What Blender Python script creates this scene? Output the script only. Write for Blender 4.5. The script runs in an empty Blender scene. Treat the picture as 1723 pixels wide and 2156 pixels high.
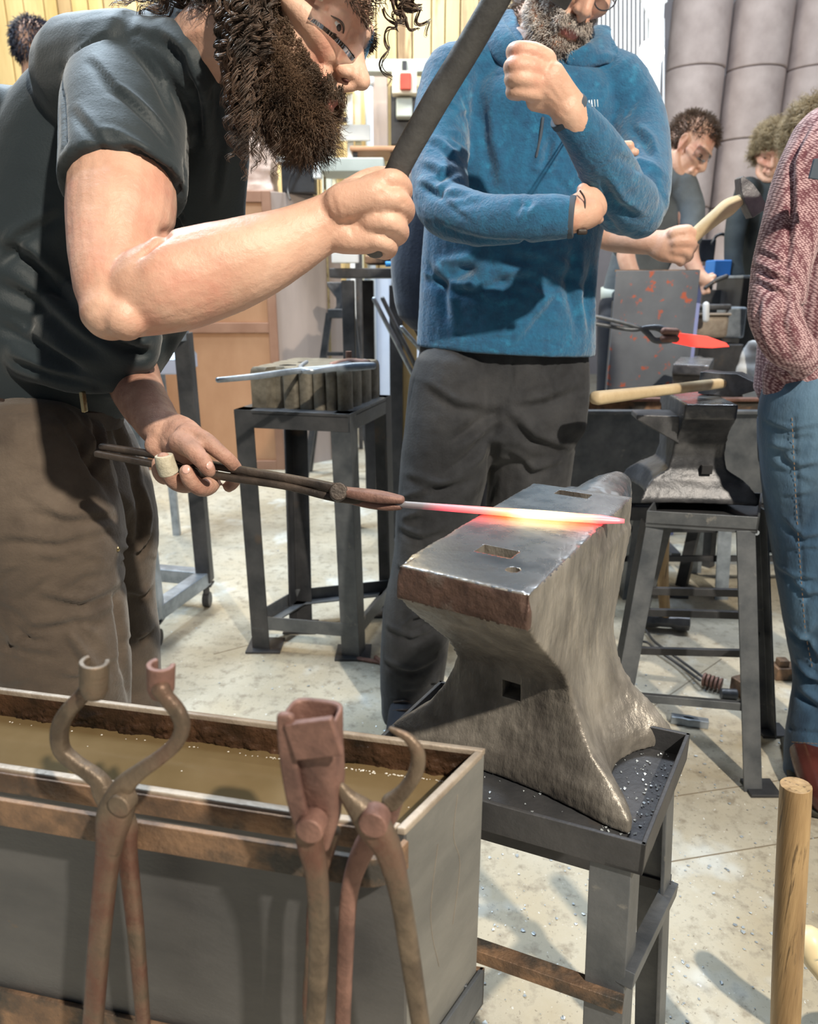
import bpy, bmesh, math, random
import numpy as np
from mathutils import Vector, Matrix, Euler
from mathutils.bvhtree import BVHTree
from math import sin, cos, pi, radians, sqrt

# ------------------------------------------------------------------ camera, world, lights, exposure
S = bpy.context.scene
C = S.collection
FPX, TH, CH = 1520.0, radians(17.5), 1.12
cd = bpy.data.cameras.new('camera'); cam = bpy.data.objects.new('camera', cd); C.objects.link(cam)
cam.location = (0, 0, CH); cam.rotation_euler = (radians(90) - TH, 0, 0)
cd.sensor_fit = 'VERTICAL'; cd.sensor_height = 24.0; cd.lens = 24.0 * FPX / 2156.0
cd.clip_start = 0.02
cd.dof.use_dof = True; cd.dof.focus_distance = 0.95; cd.dof.aperture_fstop = 4.5
S.camera = cam
S.view_settings.view_transform = 'Standard'; S.view_settings.look = 'None'
S.view_settings.gamma = 1.0; S.view_settings.use_curve_mapping = False
S.view_settings.exposure = -0.2
w = bpy.data.worlds.new('world'); S.world = w; w.use_nodes = True
w.node_tree.nodes['Background'].inputs[0].default_value = (0.80, 0.90, 1.0, 1)
w.node_tree.nodes['Background'].inputs[1].default_value = 0.17

def area(name, loc, target, size, power, col, sy=None):
    d = bpy.data.lights.new(name, 'AREA'); d.shape = 'RECTANGLE'; d.size = size; d.size_y = sy or size
    d.energy = power; d.color = col
    o = bpy.data.objects.new(name, d); C.objects.link(o); o.location = loc
    o.rotation_euler = (Vector(target) - Vector(loc)).to_track_quat('-Z', 'Y').to_euler()
    return o
# warm workshop lamp above and to the right behind the photographer
area('key_lamp', (1.30, -1.25, 3.2), (0.15, 0.9, 0.7), 0.09, 215, (1.0, 0.90, 0.74))
# hall strip lights
area('strip_lamp', (-1.6, 2.6, 4.2), (0.0, 1.3, 0.8), 1.4, 230, (0.70, 0.86, 1.0), 0.4)
area('strip_lamp', (1.6, 3.6, 5.6), (1.6, 6.0, 0.8), 2.0, 330, (0.84, 0.92, 1.0), 0.6)
area('strip_lamp', (-1.5, 4.4, 4.2), (-1.0, 6.0, 1.0), 2.0, 190, (1.0, 0.93, 0.76), 0.6)

# ------------------------------------------------------------------ photo-to-place measuring helpers
def ray(px, py):
    a = (px - 861.5) / FPX; b = (1078 - py) / FPX
    return Vector((a, cos(TH) + b * sin(TH), -sin(TH) + b * cos(TH)))
def P(px, py, Y):
    r = ray(px, py); return Vector((0, 0, CH)) + r * (Y / r.y)
def PH(px, py, h):
    r = ray(px, py); return Vector((0, 0, CH)) + r * ((h - CH) / r.z)
def depth(p):
    return p.y * cos(TH) - (p.z - CH) * sin(TH)

# ------------------------------------------------------------------ mesh collector
class G:
    def __init__(s): s.v = []; s.f = []
    def add(s, vs, fs):
        o = len(s.v); s.v += [Vector(x) for x in vs]; s.f += [tuple(i + o for i in f) for f in fs]; return s
    def box(s, c, size, rot=None):
        x, y, z = size[0] / 2, size[1] / 2, size[2] / 2
        vs = [Vector((a * x, b * y, d * z)) for a in (-1, 1) for b in (-1, 1) for d in (-1, 1)]
        if rot is not None: vs = [rot @ q for q in vs]
        c = Vector(c)
        return s.add([c + q for q in vs], [(0,1,3,2),(4,6,7,5),(0,4,5,1),(2,3,7,6),(0,2,6,4),(1,5,7,3)])
    def bar(s, a, b, w, h, up=(0,0,1)):
        a = Vector(a); b = Vector(b); t = (b - a).normalized(); up = Vector(up)
        x = t.cross(up)
        if x.length < 1e-4: x = t.cross(Vector((0,1,0)))
        x.normalize(); y = x.cross(t)
        q = [(-1,-1),(1,-1),(1,1),(-1,1)]
        vs = [p + x * (i * w / 2) + y * (j * h / 2) for p in (a, b) for i, j in q]
        return s.add(vs, [(3,2,1,0),(4,5,6,7),(0,1,5,4),(1,2,6,5),(2,3,7,6),(3,0,4,7)])
    def angle(s, a, b, d1, d2, leg=0.035, t=0.004):
        # angle iron running a-b: two legs leaving the corner along d1 and d2
        a = Vector(a); b = Vector(b); d1 = Vector(d1).normalized(); d2 = Vector(d2).normalized()
        prof = [d1 * 0, d1 * leg, d1 * leg + d2 * t, d1 * t + d2 * t, d1 * t + d2 * leg, d2 * leg]
        vs = [p + q for p in (a, b) for q in prof]; n = 6
        fs = [(i, (i + 1) % n, n + (i + 1) % n, n + i) for i in range(n)]
        fs += [(0,1,2,3),(0,3,4,5),(6,9,8,7),(6,11,10,9)]
        return s.add(vs, fs)
    def prism(s, poly, vec):
        n = len(poly); vec = Vector(vec); vs = [Vector(p) for p in poly] + [Vector(p) + vec for p in poly]
        return s.add(vs, [tuple(range(n))[::-1], tuple(range(n, 2 * n))] + [(i, (i+1) % n, n + (i+1) % n, n + i) for i in range(n)])
    def loft(s, rings, cap=True):
        n = len(rings[0]); vs = [p for r in rings for p in r]; fs = []
        for k in range(len(rings) - 1):
            for i in range(n):
                fs.append((k*n+i, k*n+(i+1) % n, (k+1)*n+(i+1) % n, (k+1)*n+i))
        if cap:
            fs.append(tuple(range(n))[::-1]); fs.append(tuple(range((len(rings)-1)*n, len(rings)*n)))
        return s.add(vs, fs)
    def tube(s, pts, rad, n=12, side=None, dr=1.0, sq=2.0, sub=4, capr=True, view=False):
        # swept (super)elliptical section; rad scalar/list; dr = depth ratio; side = section axis hint
        pts = [Vector(p) for p in pts]
        if not isinstance(rad, (list, tuple)): rad = [rad] * len(pts)
        drs = dr if isinstance(dr, (list, tuple)) else [dr] * len(pts)
        if sub > 1 and len(pts) > 2: pts, rad, drs = catmull(pts, list(rad), list(drs), sub)
        rings = []; pu = None
        for i, p in enumerate(pts):
            t = (pts[min(i+1, len(pts)-1)] - pts[max(i-1, 0)])
            if t.length < 1e-9: t = Vector((0,0,1))
            t.normalize()
            hint = (p - Vector((0,0,CH))).normalized() if view else (Vector(side) if side is not None else (Vector((0,0,1)) if abs(t.z) < .9 else Vector((0,1,0))))
            u = t.cross(hint)
            if u.length < .25 and pu is not None: u = pu - t * pu.dot(t)
            if pu is not None and u.dot(pu) < 0: u = -u
            u.normalize(); pu = u; v = u.cross(t)
            rings.append((p, u, v, t, rad[i], drs[i]))
        def ring(p, u, v, a, b):
            o = []
            for k in range(n):
                th = 2*pi*k/n; c_, s_ = cos(th), sin(th)
                e = 2.0/sq
                o.append(p + u*(a*math.copysign(abs(c_)**e, c_)) + v*(b*math.copysign(abs(s_)**e, s_)))
            return o
        R = []
        if capr:
            p,u,v,t,r,d = rings[0]
            for k in (0.98, .8, .45): R.append(ring(p - t*(r*min(d,1)*k), u, v, r*sqrt(1-k*k), r*d*sqrt(1-k*k)))
        for p,u,v,t,r,d in rings: R.append(ring(p,u,v,r,r*d))
        if capr:
            p,u,v,t,r,d = rings[-1]
            for k in (.45, .8, .98): R.append(ring(p + t*(r*min(d,1)*k), u, v, r*sqrt(1-k*k), r*d*sqrt(1-k*k)))
        return s.loft(R)
    def cyl(s, a, b, r0, r1=None, n=20):
        return s.tube([a, b], [r0, r0 if r1 is None else r1], n=n, sub=1, capr=False)
    def ell(s, c, r, rot=None, n=16, m=10):
        c = Vector(c); R = []
        for j in range(m + 1):
            ph = -pi/2 + pi*(j + .02*(1 if j == 0 else -1 if j == m else 0))/m
            row = [Vector((r[0]*cos(ph)*cos(2*pi*i/n), r[1]*cos(ph)*sin(2*pi*i/n), r[2]*sin(ph))) for i in range(n)]
            if rot is not None: row = [rot @ q for q in row]
            R.append([c + q for q in row])
        return s.loft(R)
    def pc(s, spec, dr=1.0, sub=4, n=20, capr=True, sq=2.0):
        # chain given as (px, py, Y, radius in photo pixels)
        pts = [P(a[0], a[1], a[2]) for a in spec]
        rad = [a[3] * depth(p) / FPX for a, p in zip(spec, pts)]
        drs = [a[4] if len(a) > 4 else dr for a in spec]
        return s.tube(pts, rad, n=n, dr=drs, sub=sub, capr=capr, view=True, sq=sq)
    def xf(s, M):
        s.v = [M @ q for q in s.v]; return s
def catmull(p, r, d, sub):
    P2, R2, D2 = [], [], []
    n = len(p)
    for i in range(n - 1):
        a, b, c_, e = p[max(i-1,0)], p[i], p[i+1], p[min(i+2,n-1)]
        ra, rb, rc, re = r[max(i-1,0)], r[i], r[i+1], r[min(i+2,n-1)]
        for k in range(sub):
            t = k/sub
            P2.append(.5*((2*b)+(c_-a)*t+(2*a-5*b+4*c_-e)*t*t+(3*b-a-3*c_+e)*t*t*t))
            R2.append(max(.5*((2*rb)+(rc-ra)*t+(2*ra-5*rb+4*rc-re)*t*t+(3*rb-ra-3*rc+re)*t*t*t), min(rb,rc)*.6)); D2.append(d[i]*(1-t)+d[i+1]*t)
    P2.append(p[-1]); R2.append(r[-1]); D2.append(d[-1])
    return P2, R2, D2

# ------------------------------------------------------------------ objects
def wloc(o):
    l = Vector((0,0,0))
    while o: l += o.location; o = o.parent
    return l
def tag(o, label=None, cat=None, group=None, kind=None):
    if label: o['label'] = label
    if cat: o['category'] = cat
    if group: o['group'] = group
    if kind: o['kind'] = kind
    return o
def thing(name, label, cat, loc, group=None):
    o = bpy.data.objects.new(name, None); C.objects.link(o); o.location = loc; o.empty_display_size = .05
    return tag(o, label, cat, group)
def mkmesh(name, g, origin, mat, smooth):
    me = bpy.data.meshes.new(name); o = Vector(origin)
    me.from_pydata([tuple(q - o) for q in g.v], [], g.f)
    me.validate()
    bm = bmesh.new(); bm.from_mesh(me); bmesh.ops.recalc_face_normals(bm, faces=bm.faces); bm.to_mesh(me); bm.free()
    if mat: me.materials.append(mat)
    if smooth: me.shade_smooth()
    return me
def obj(name, g, mat, parent=None, bevel=0, smooth=False, seg=2, label=None, kind=None, loc=None, disp=None):
    o = bpy.data.objects.new(name, None)
    org = wloc(parent) if parent else Vector(loc or (0,0,0))
    me = mkmesh(name, g, org, mat, smooth)
    o = bpy.data.objects.new(name, me); C.objects.link(o)
    if parent: o.parent = parent
    else: o.location = org
    if bevel:
        b = o.modifiers.new('bevel', 'BEVEL'); b.width = bevel; b.segments = seg; b.limit_method = 'ANGLE'; b.angle_limit = radians(35)
        me.shade_smooth()
        nn = o.modifiers.new('wn', 'WEIGHTED_NORMAL'); nn.keep_sharp = False
    tag(o, label, None, None, kind)
    return o
def copy_tree(o, parent=None, loc=None, label=None):
    c = o.copy(); C.objects.link(c); c.parent = parent
    if loc is not None: c.location = loc
    if label: c['label'] = label
    for ch in list(o.children): copy_tree(ch, c)
    return c
def bake(g, voxel, smooth=4, fac=.5):
    # one continuous skin over everything collected
    me = bpy.data.meshes.new('tmp'); me.from_pydata([tuple(q) for q in g.v], [], g.f); me.validate()
    bm = bmesh.new(); bm.from_mesh(me); bmesh.ops.recalc_face_normals(bm, faces=bm.faces); bm.to_mesh(me); bm.free()
    o = bpy.data.objects.new('tmp', me); C.objects.link(o)
    m = o.modifiers.new('r', 'REMESH'); m.mode = 'VOXEL'; m.voxel_size = voxel; m.adaptivity = 0
    if smooth:
        q = o.modifiers.new('s', 'SMOOTH'); q.iterations = smooth; q.factor = fac
    dg = bpy.context.evaluated_depsgraph_get(); e = o.evaluated_get(dg); m2 = e.to_mesh()
    n = len(m2.vertices); v = np.empty(n*3); m2.vertices.foreach_get('co', v); v = v.reshape(-1,3)
    nf = len(m2.polygons); fl = np.empty(len(m2.loops), dtype=np.int64); m2.loops.foreach_get('vertex_index', fl)
    ls = np.empty(nf, dtype=np.int64); lt = np.empty(nf, dtype=np.int64)
    m2.polygons.foreach_get('loop_start', ls); m2.polygons.foreach_get('loop_total', lt)
    nr = np.empty(n*3); m2.vertices.foreach_get('normal', nr); nr = nr.reshape(-1,3)
    faces = [tuple(fl[a:a+b].tolist()) for a, b in zip(ls, lt)]
    e.to_mesh_clear(); bpy.data.objects.remove(o); bpy.data.meshes.remove(me)
    return dict(v=v, f=faces, n=nr, bvh=None)
def getbvh(b):
    if b['bvh'] is None: b['bvh'] = BVHTree.FromPolygons([tuple(x) for x in b['v']], b['f'])
    return b['bvh']
def hitpx(b, px, py, fallback=None):
    r = ray(px, py).normalized(); h = getbvh(b).ray_cast(Vector((0,0,CH)), r)
    return h[0]
def crease(b, pts, wd, dp, taper=True):
    # press (dp>0) or raise (dp<0) a fold along a polyline; pts are 3-D
    V = b['v']; pts = [np.array(p) for p in pts]
    allp = np.array(pts); lo = allp.min(0) - 3*wd; hi = allp.max(0) + 3*wd
    idx = np.nonzero(((V > lo) & (V < hi)).all(1))[0]
    if len(idx) == 0: return
    X = V[idx]; best = np.full(len(idx), 1e9); par = np.zeros(len(idx)); n = len(pts)-1
    for k in range(n):
        a, c_ = pts[k], pts[k+1]; ab = c_-a; L = (ab*ab).sum()+1e-12
        t = np.clip(((X-a)@ab)/L, 0, 1); d = np.linalg.norm(X-(a+t[:,None]*ab), axis=1)
        m = d < best; best[m] = d[m]; par[m] = (k+t[m])/n
    amp = dp*np.exp(-(best/wd)**2)
    if taper: amp *= np.sin(np.pi*np.clip(par*.94+.03,0,1))**.6
    b.setdefault('d', np.zeros(len(V)))[idx] -= amp
def creasepx(b, pxs, wpx, dpx, taper=True):
    pts = [hitpx(b, *q) for q in pxs]; pts = [q for q in pts if q is not None]
    if len(pts) < 2: return
    # refine between
    sc = depth(pts[0]) / FPX
    crease(b, pts, wpx*sc, dpx*sc, taper)
def fold(b, pxs, wpx, dpx):
    # a cloth fold: a valley with a ridge beside it
    creasepx(b, pxs, wpx, dpx)
    off = wpx*1.3
    (x0,y0),(x1,y1) = pxs[0], pxs[-1]; L = math.hypot(x1-x0,y1-y0)+1e-6; nx, ny = (y1-y0)/L, -(x1-x0)/L
    creasepx(b, [(x+nx*off, y+ny*off) for x,y in pxs], wpx*.9, -dpx*.7)
def noise3(V, sc, seed=0):
    rs = np.random.RandomState(seed); out = np.zeros(len(V))
    for k in range(7):
        d = rs.normal(size=3); d /= np.linalg.norm(d); f = sc*rs.uniform(.6,1.7)
        out += np.sin((V@d)*f*2*np.pi + rs.uniform(0,6.28) + 1.5*np.sin((V@rs.normal(size=3))*sc*2.2))
    return out/7
def finish(b, name, mat, parent, noise=None, label=None):
    V = b['v'].copy()
    if 'd' in b: V += b['n']*b['d'][:,None]
    if noise:
        for amp, sc, seed in noise: V += b['n']*(amp*noise3(b['v'], sc, seed))[:,None]
    org = np.array(wloc(parent))
    me = bpy.data.meshes.new(name); me.from_pydata((V-org).tolist(), [], b['f'])
    me.materials.append(mat); me.shade_smooth()
    o = bpy.data.objects.new(name, me); C.objects.link(o); o.parent = parent
    if label: o['label'] = label
    return o

# ------------------------------------------------------------------ hair
def strands(name, paths, th, mat, parent, label=None, org=None):
    # paths: array (n, m, 3) -> thin three-sided tubes in one mesh
    A = np.asarray(paths); n, m, _ = A.shape
    T = np.gradient(A, axis=1); T /= np.linalg.norm(T, axis=2, keepdims=True)+1e-9
    up = np.array([.31,.52,.8]); U = np.cross(T, up); U /= np.linalg.norm(U, axis=2, keepdims=True)+1e-9; W = np.cross(T, U)
    tap = np.interp(np.linspace(0,1,m), [0,.7,1], [1,.9,.25])[None,:,None]*np.asarray(th).reshape(-1,1,1)
    rings = [A + tap*(cos(2*pi*k/3)*U + sin(2*pi*k/3)*W) for k in range(3)]
    V = np.stack(rings, axis=2)  # n,m,3,3
    idx = np.arange(n*m*3).reshape(n,m,3); fs = []
    for k in range(3):
        a = idx[:,:-1,k]; b_ = idx[:,:-1,(k+1)%3]; c_ = idx[:,1:,(k+1)%3]; d = idx[:,1:,k]
        fs.append(np.stack([a,b_,c_,d], -1).reshape(-1,4))
    F = np.concatenate(fs)
    o0 = np.array(wloc(parent)); V = V.reshape(-1,3)-o0
    me = bpy.data.meshes.new(name); me.vertices.add(len(V)); me.vertices.foreach_set('co', V.ravel())
    me.loops.add(len(F)*4); me.polygons.add(len(F)); me.loops.foreach_set('vertex_index', F.ravel())
    me.polygons.foreach_set('loop_start', np.arange(len(F))*4); me.polygons.foreach_set('loop_total', np.full(len(F),4))
    me.update(calc_edges=True); me.validate(); me.materials.append(mat); me.shade_smooth()
    o = bpy.data.objects.new(name, me); C.objects.link(o); o.parent = parent
    if label: o['label'] = label
    return o
def lock_paths(guides, rs, m=26):
    # guide: (points, n strands, spread, curl radius, turns)
    out = []
    for pts, n, spread, cr, turns in guides:
        pts = [Vector(p) for p in pts]
        q, _, _ = catmull(pts, [0]*len(pts), [0]*len(pts), 8) if len(pts) > 2 else (pts,0,0)
        q = np.array([tuple(x) for x in q]); t0 = np.linspace(0,1,len(q)); t = np.linspace(0,1,m)
        base = np.stack([np.interp(t,t0,q[:,k]) for k in range(3)],1)
        T = np.gradient(base,axis=0); T /= np.linalg.norm(T,axis=1,keepdims=True)+1e-9
        U = np.cross(T,[.2,.9,.3]); U /= np.linalg.norm(U,axis=1,keepdims=True)+1e-9; W = np.cross(T,U)
        for k in range(n):
            if k % 9 == 0:   # a new ringlet: its strands share phase and path
                A0 = rs.uniform(0,6.28); R0 = spread*sqrt(rs.uniform(0,1)); PH0 = rs.uniform(0,6.28); TN = turns*rs.uniform(.8,1.25); CR = cr*rs.uniform(.7,1.3); LL = rs.uniform(.72,1.0)
            j_ = rs.normal(0,.0011,2); a0 = A0; r0 = R0; ph = PH0+rs.normal(0,.30); tn = TN*rs.uniform(.985,1.015)
            c_ = CR*rs.uniform(.75,1.15)*np.interp(t,[0,.2,1],[.2,1,1.1]); sp = r0*np.interp(t,[0,.3,1],[.8,1,.9]) + j_[0]
            ll = LL*rs.uniform(.97,1.0)
            tt = t*ll
            bs = np.stack([np.interp(tt,t,base[:,j]) for j in range(3)],1)
            out.append(bs + U*(sp*cos(a0)+c_*np.cos(2*pi*tn*t+ph))[:,None] + W*(sp*sin(a0)+c_*np.sin(2*pi*tn*t+ph))[:,None])
    return np.array(out)

# ------------------------------------------------------------------ materials
def mat(name, c1, c2=None, scale=6, rough=.6, metal=0, bump=.0, bscale=60, c3=None, s3=2.0, t3=(.55,.7), rvar=.12, emit=None, stretch=None, sheen=0, detail=6, lo=.35, hi=.65, spec=.5, sss=0):
    m = bpy.data.materials.new(name); m.use_nodes = True; nt = m.node_tree; N = nt.nodes; L = nt.links
    b = N['Principled BSDF']; tc = N.new('ShaderNodeTexCoord'); mp = N.new('ShaderNodeMapping')
    L.new(tc.outputs['Object'], mp.inputs[0])
    if stretch: mp.inputs['Scale'].default_value = stretch
    b.inputs['Roughness'].default_value = rough; b.inputs['Metallic'].default_value = metal
    b.inputs['Specular IOR Level'].default_value = spec
    col = None
    def noise(sc, det=detail, r=.6):
        n = N.new('ShaderNodeTexNoise'); n.inputs['Scale'].default_value = sc; n.inputs['Detail'].default_value = det; n.inputs['Roughness'].default_value = r
        L.new(mp.outputs[0], n.inputs['Vector']); return n
    if c2 is not None:
        n = noise(scale); cr = N.new('ShaderNodeValToRGB'); cr.color_ramp.elements[0].position = lo; cr.color_ramp.elements[1].position = hi
        cr.color_ramp.elements[0].color = (*c1,1); cr.color_ramp.elements[1].color = (*c2,1)
        L.new(n.outputs['Fac'], cr.inputs[0]); col = cr.outputs[0]
        rr = N.new('ShaderNodeMapRange'); rr.inputs['To Min'].default_value = max(rough-rvar,.05); rr.inputs['To Max'].default_value = min(rough+rvar,1)
        L.new(n.outputs['Fac'], rr.inputs['Value']); L.new(rr.outputs[0], b.inputs['Roughness'])
        if c3 is not None:
            n3 = noise(s3); r3 = N.new('ShaderNodeMapRange'); r3.inputs['From Min'].default_value = t3[0]; r3.inputs['From Max'].default_value = t3[1]
            L.new(n3.outputs['Fac'], r3.inputs['Value']); mx = N.new('ShaderNodeMix'); mx.data_type = 'RGBA'
            L.new(r3.outputs[0], mx.inputs[0]); L.new(col, mx.inputs[6]); mx.inputs[7].default_value = (*c3,1); col = mx.outputs[2]
        L.new(col, b.inputs['Base Color'])
    else: b.inputs['Base Color'].default_value = (*c1,1)
    if bump:
        nb = noise(bscale, 5, .65); bp = N.new('ShaderNodeBump'); bp.inputs['Strength'].default_value = bump; bp.inputs['Distance'].default_value = .004
        L.new(nb.outputs['Fac'], bp.inputs['Height']); L.new(bp.outputs[0], b.inputs['Normal'])
    if sheen: b.inputs['Sheen Weight'].default_value = sheen; b.inputs['Sheen Roughness'].default_value = .5
    if sss: b.inputs['Subsurface Weight'].default_value = sss; b.inputs['Subsurface Radius'].default_value = (1,.35,.2); b.inputs['Subsurface Scale'].default_value = .006
    if emit: b.inputs['Emission Color'].default_value = (*emit[0],1); b.inputs['Emission Strength'].default_value = emit[1]
    return m
def glass(name, tint=(.95,.97,1), rough=.02):
    m = bpy.data.materials.new(name); m.use_nodes = True; b = m.node_tree.nodes['Principled BSDF']
    b.inputs['Base Color'].default_value = (*tint,1); b.inputs['Roughness'].default_value = rough
    b.inputs['Transmission Weight'].default_value = 1; b.inputs['IOR'].default_value = 1.2
    return m
MT = dict(
 steel=mat('dark_steel', (.045,.048,.055), (.10,.10,.107), 9, .5, .55, .25, 90, (.16,.11,.075), 5, (.60,.75)),
 steel_grey=mat('painted_grey_steel', (.085,.095,.11), (.16,.17,.185), 14, .45, .5, .2, 80, (.30,.29,.27), 22, (.64,.74)),
 steel_blue=mat('galvanised_steel', (.24,.28,.33), (.42,.47,.54), 20, .4, .6, .15, 80),
 anvil=mat('worn_anvil_body', (.16,.145,.13), (.41,.375,.33), 16, .42, .45, .7, 75, (.075,.065,.06), 7, (.52,.70), stretch=(1,1,.45)),
 anvil_face=mat('polished_anvil_face', (.30,.31,.33), (.52,.53,.54), 16, .27, .85, .18, 45, (.16,.15,.145), 8, (.55,.75)),
 anvil_rust=mat('brown_anvil_edge', (.08,.05,.042), (.17,.105,.085), 30, .42, .4, .8, 60, (.3,.25,.22), 14, (.6,.75)),
 anvil_dark=mat('dark_anvil', (.06,.062,.07), (.15,.15,.16), 14, .42, .5, .4, 60),
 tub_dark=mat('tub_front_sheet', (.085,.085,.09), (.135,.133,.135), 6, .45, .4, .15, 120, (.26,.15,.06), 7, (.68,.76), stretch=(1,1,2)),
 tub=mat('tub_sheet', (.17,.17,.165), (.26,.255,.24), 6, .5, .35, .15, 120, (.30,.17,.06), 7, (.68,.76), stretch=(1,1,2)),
 tub_in=mat('scorched_rust', (.012,.007,.004), (.085,.04,.02), 18, .45, .1, 1.0, 55),
 rust=mat('rusty_rack_bar', (.13,.085,.06), (.33,.20,.12), 26, .55, .35, .6, 90, (.06,.055,.05), 12, (.5,.62)),
 rim=mat('tub_rim', (.30,.24,.19), (.45,.38,.31), 22, .5, .3, .4, 90),
 tong=mat('tong_iron', (.10,.075,.055), (.27,.205,.145), 18, .48, .45, .6, 70, (.15,.075,.055), 9, (.5,.62)),
 tong_red=mat('tong_scale', (.12,.065,.055), (.30,.165,.13), 24, .55, .3, .5, 80),
 tong_dark=mat('dark_tong_rein', (.025,.022,.022), (.11,.085,.07), 14, .5, .45, .4, 80),
 wood_h=mat('hickory_handle', (.25,.155,.07), (.46,.31,.155), 45, .5, 0, .4, 120, (.12,.075,.035), 130, (.58,.66), stretch=(1,1,.06)),
 wood_pale=mat('pale_handle', (.46,.34,.2), (.62,.5,.32), 12, .55, 0, .2, 80),
 wood_end=mat('end_grain', (.36,.27,.22), (.5,.4,.35), 60, .7, 0, .3, 200),
 plank=mat('pine_boards', (.50,.36,.15), (.78,.62,.34), 5, .6, 0, .15, 40, (.32,.22,.10), 7, (.6,.68), stretch=(1,1,.12)),
 plank_dk=mat('knotty_boards', (.36,.25,.13), (.60,.47,.27), 5, .6, 0, .15, 40, (.24,.15,.08), 7, (.56,.64), stretch=(1,1,.12)),
 ply=mat('orange_plywood', (.40,.205,.11), (.52,.29,.165), 3, .45, 0, .05, 40, stretch=(1,1,.5)),
 ply_edge=mat('plywood_frame', (.30,.155,.10), (.38,.21,.14), 5, .5, 0, .05, 50),
 ply_side=mat('cabinet_side', (.36,.29,.26), (.47,.38,.34), 4, .5, 0, .05, 50, stretch=(1,1,.2)),
 kraft=mat('paper_roll', (.40,.325,.305), (.54,.455,.43), 4, .7, 0, .1, 30),
 white=mat('white_paint', (.78,.80,.82), (.9,.92,.94), 4, .4),
 cream=mat('cream_paint', (.62,.60,.45), (.75,.72,.55), 4, .5),
 beam=mat('grey_green_beam', (.42,.46,.42), (.52,.56,.52), 4, .5),
 red=mat('red_plastic', (.45,.05,.035), (.5,.08,.05), 4, .4),
 black=mat('black_machine', (.02,.02,.024), (.05,.05,.055), 8, .4, .2),
 skin=mat('skin', (.60,.345,.25), (.72,.46,.345), 16, .46, 0, .3, 150, (.62,.27,.20), 7, (.56,.74), sss=.12),
 skin_dirty=mat('sooty_skin', (.34,.17,.125), (.60,.36,.27), 20, .5, 0, .5, 130, (.15,.08,.06), 10, (.54,.72), sss=.08),
 shirt=mat('black_cotton', (.007,.015,.021), (.011,.021,.028), 5, .62, 0, .2, 260, sheen=.25),
 denim_bk=mat('charcoal_denim', (.013,.014,.018), (.030,.032,.038), 25, .85, 0, .4, 220, (.070,.070,.074), 4, (.48,.75), sheen=.08),
 canvas=mat('brown_canvas', (.060,.043,.032), (.105,.078,.058), 9, .85, 0, .4, 200, (.20,.155,.12), 4, (.52,.78), sheen=.2),
 fleece=mat('blue_fleece', (.006,.085,.195), (.011,.135,.275), 50, .9, 0, .8, 150, (.02,.22,.40), 30, (.58,.75), sheen=.5),
 fleece_dk=mat('cuff_binding', (.05,.07,.10), (.07,.09,.12), 40, .8),
 leather=mat('belt_leather', (.02,.013,.011), (.045,.028,.022), 20, .5, 0, .3, 90),
 boot=mat('oxblood_boot', (.065,.016,.013), (.12,.032,.026), 12, .28, 0, .1, 60),
 sole=mat('rubber_sole', (.03,.028,.02), (.06,.055,.04), 20, .7),
 brass=mat('brass_buckle', (.45,.36,.2), (.6,.5,.3), 20, .3, .9),
 tape=mat('finger_plaster', (.50,.45,.34), (.66,.61,.48), 50, .6, 0, .5, 120),
 hair_dk=mat('dark_curly_hair', (.030,.019,.014), (.15,.090,.060), 30, .42, 0, sheen=.1),
 beard_dk=mat('brown_beard', (.016,.012,.010), (.20,.125,.08), 15, .45),
 beard_gr=mat('grizzled_beard', (.24,.19,.17), (.85,.78,.72), 60, .5),
 hair_br=mat('brown_hair', (.05,.03,.02), (.12,.075,.05), 30, .5),
 hair_bl=mat('fair_curly_hair', (.16,.115,.06), (.42,.33,.20), 30, .5),
 grey_shirt=mat('grey_jumper', (.085,.10,.115), (.13,.15,.165), 10, .8, 0, .3, 100),
 dk_jacket=mat('dark_jacket', (.012,.018,.022), (.03,.04,.045), 8, .8),
 navy=mat('navy_hoodie', (.018,.028,.055), (.035,.048,.085), 14, .9, 0, .4, 120, sheen=.4),
 black_cloth=mat('black_trousers', (.010,.012,.020), (.022,.025,.035), 10, .85),
 eyew=mat('eye_white', (.75,.72,.7)), iris=mat('iris', (.05,.035,.03), rough=.2),
 lip=mat('lips', (.42,.16,.13), (.5,.2,.17), 20, .45),
 lens=glass('clear_lens'), frame=mat('clear_frame', (.55,.5,.42), rough=.2), frame_dk=mat('thin_dark_frame', (.04,.04,.05), rough=.3),
 blade_red=None)
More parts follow.
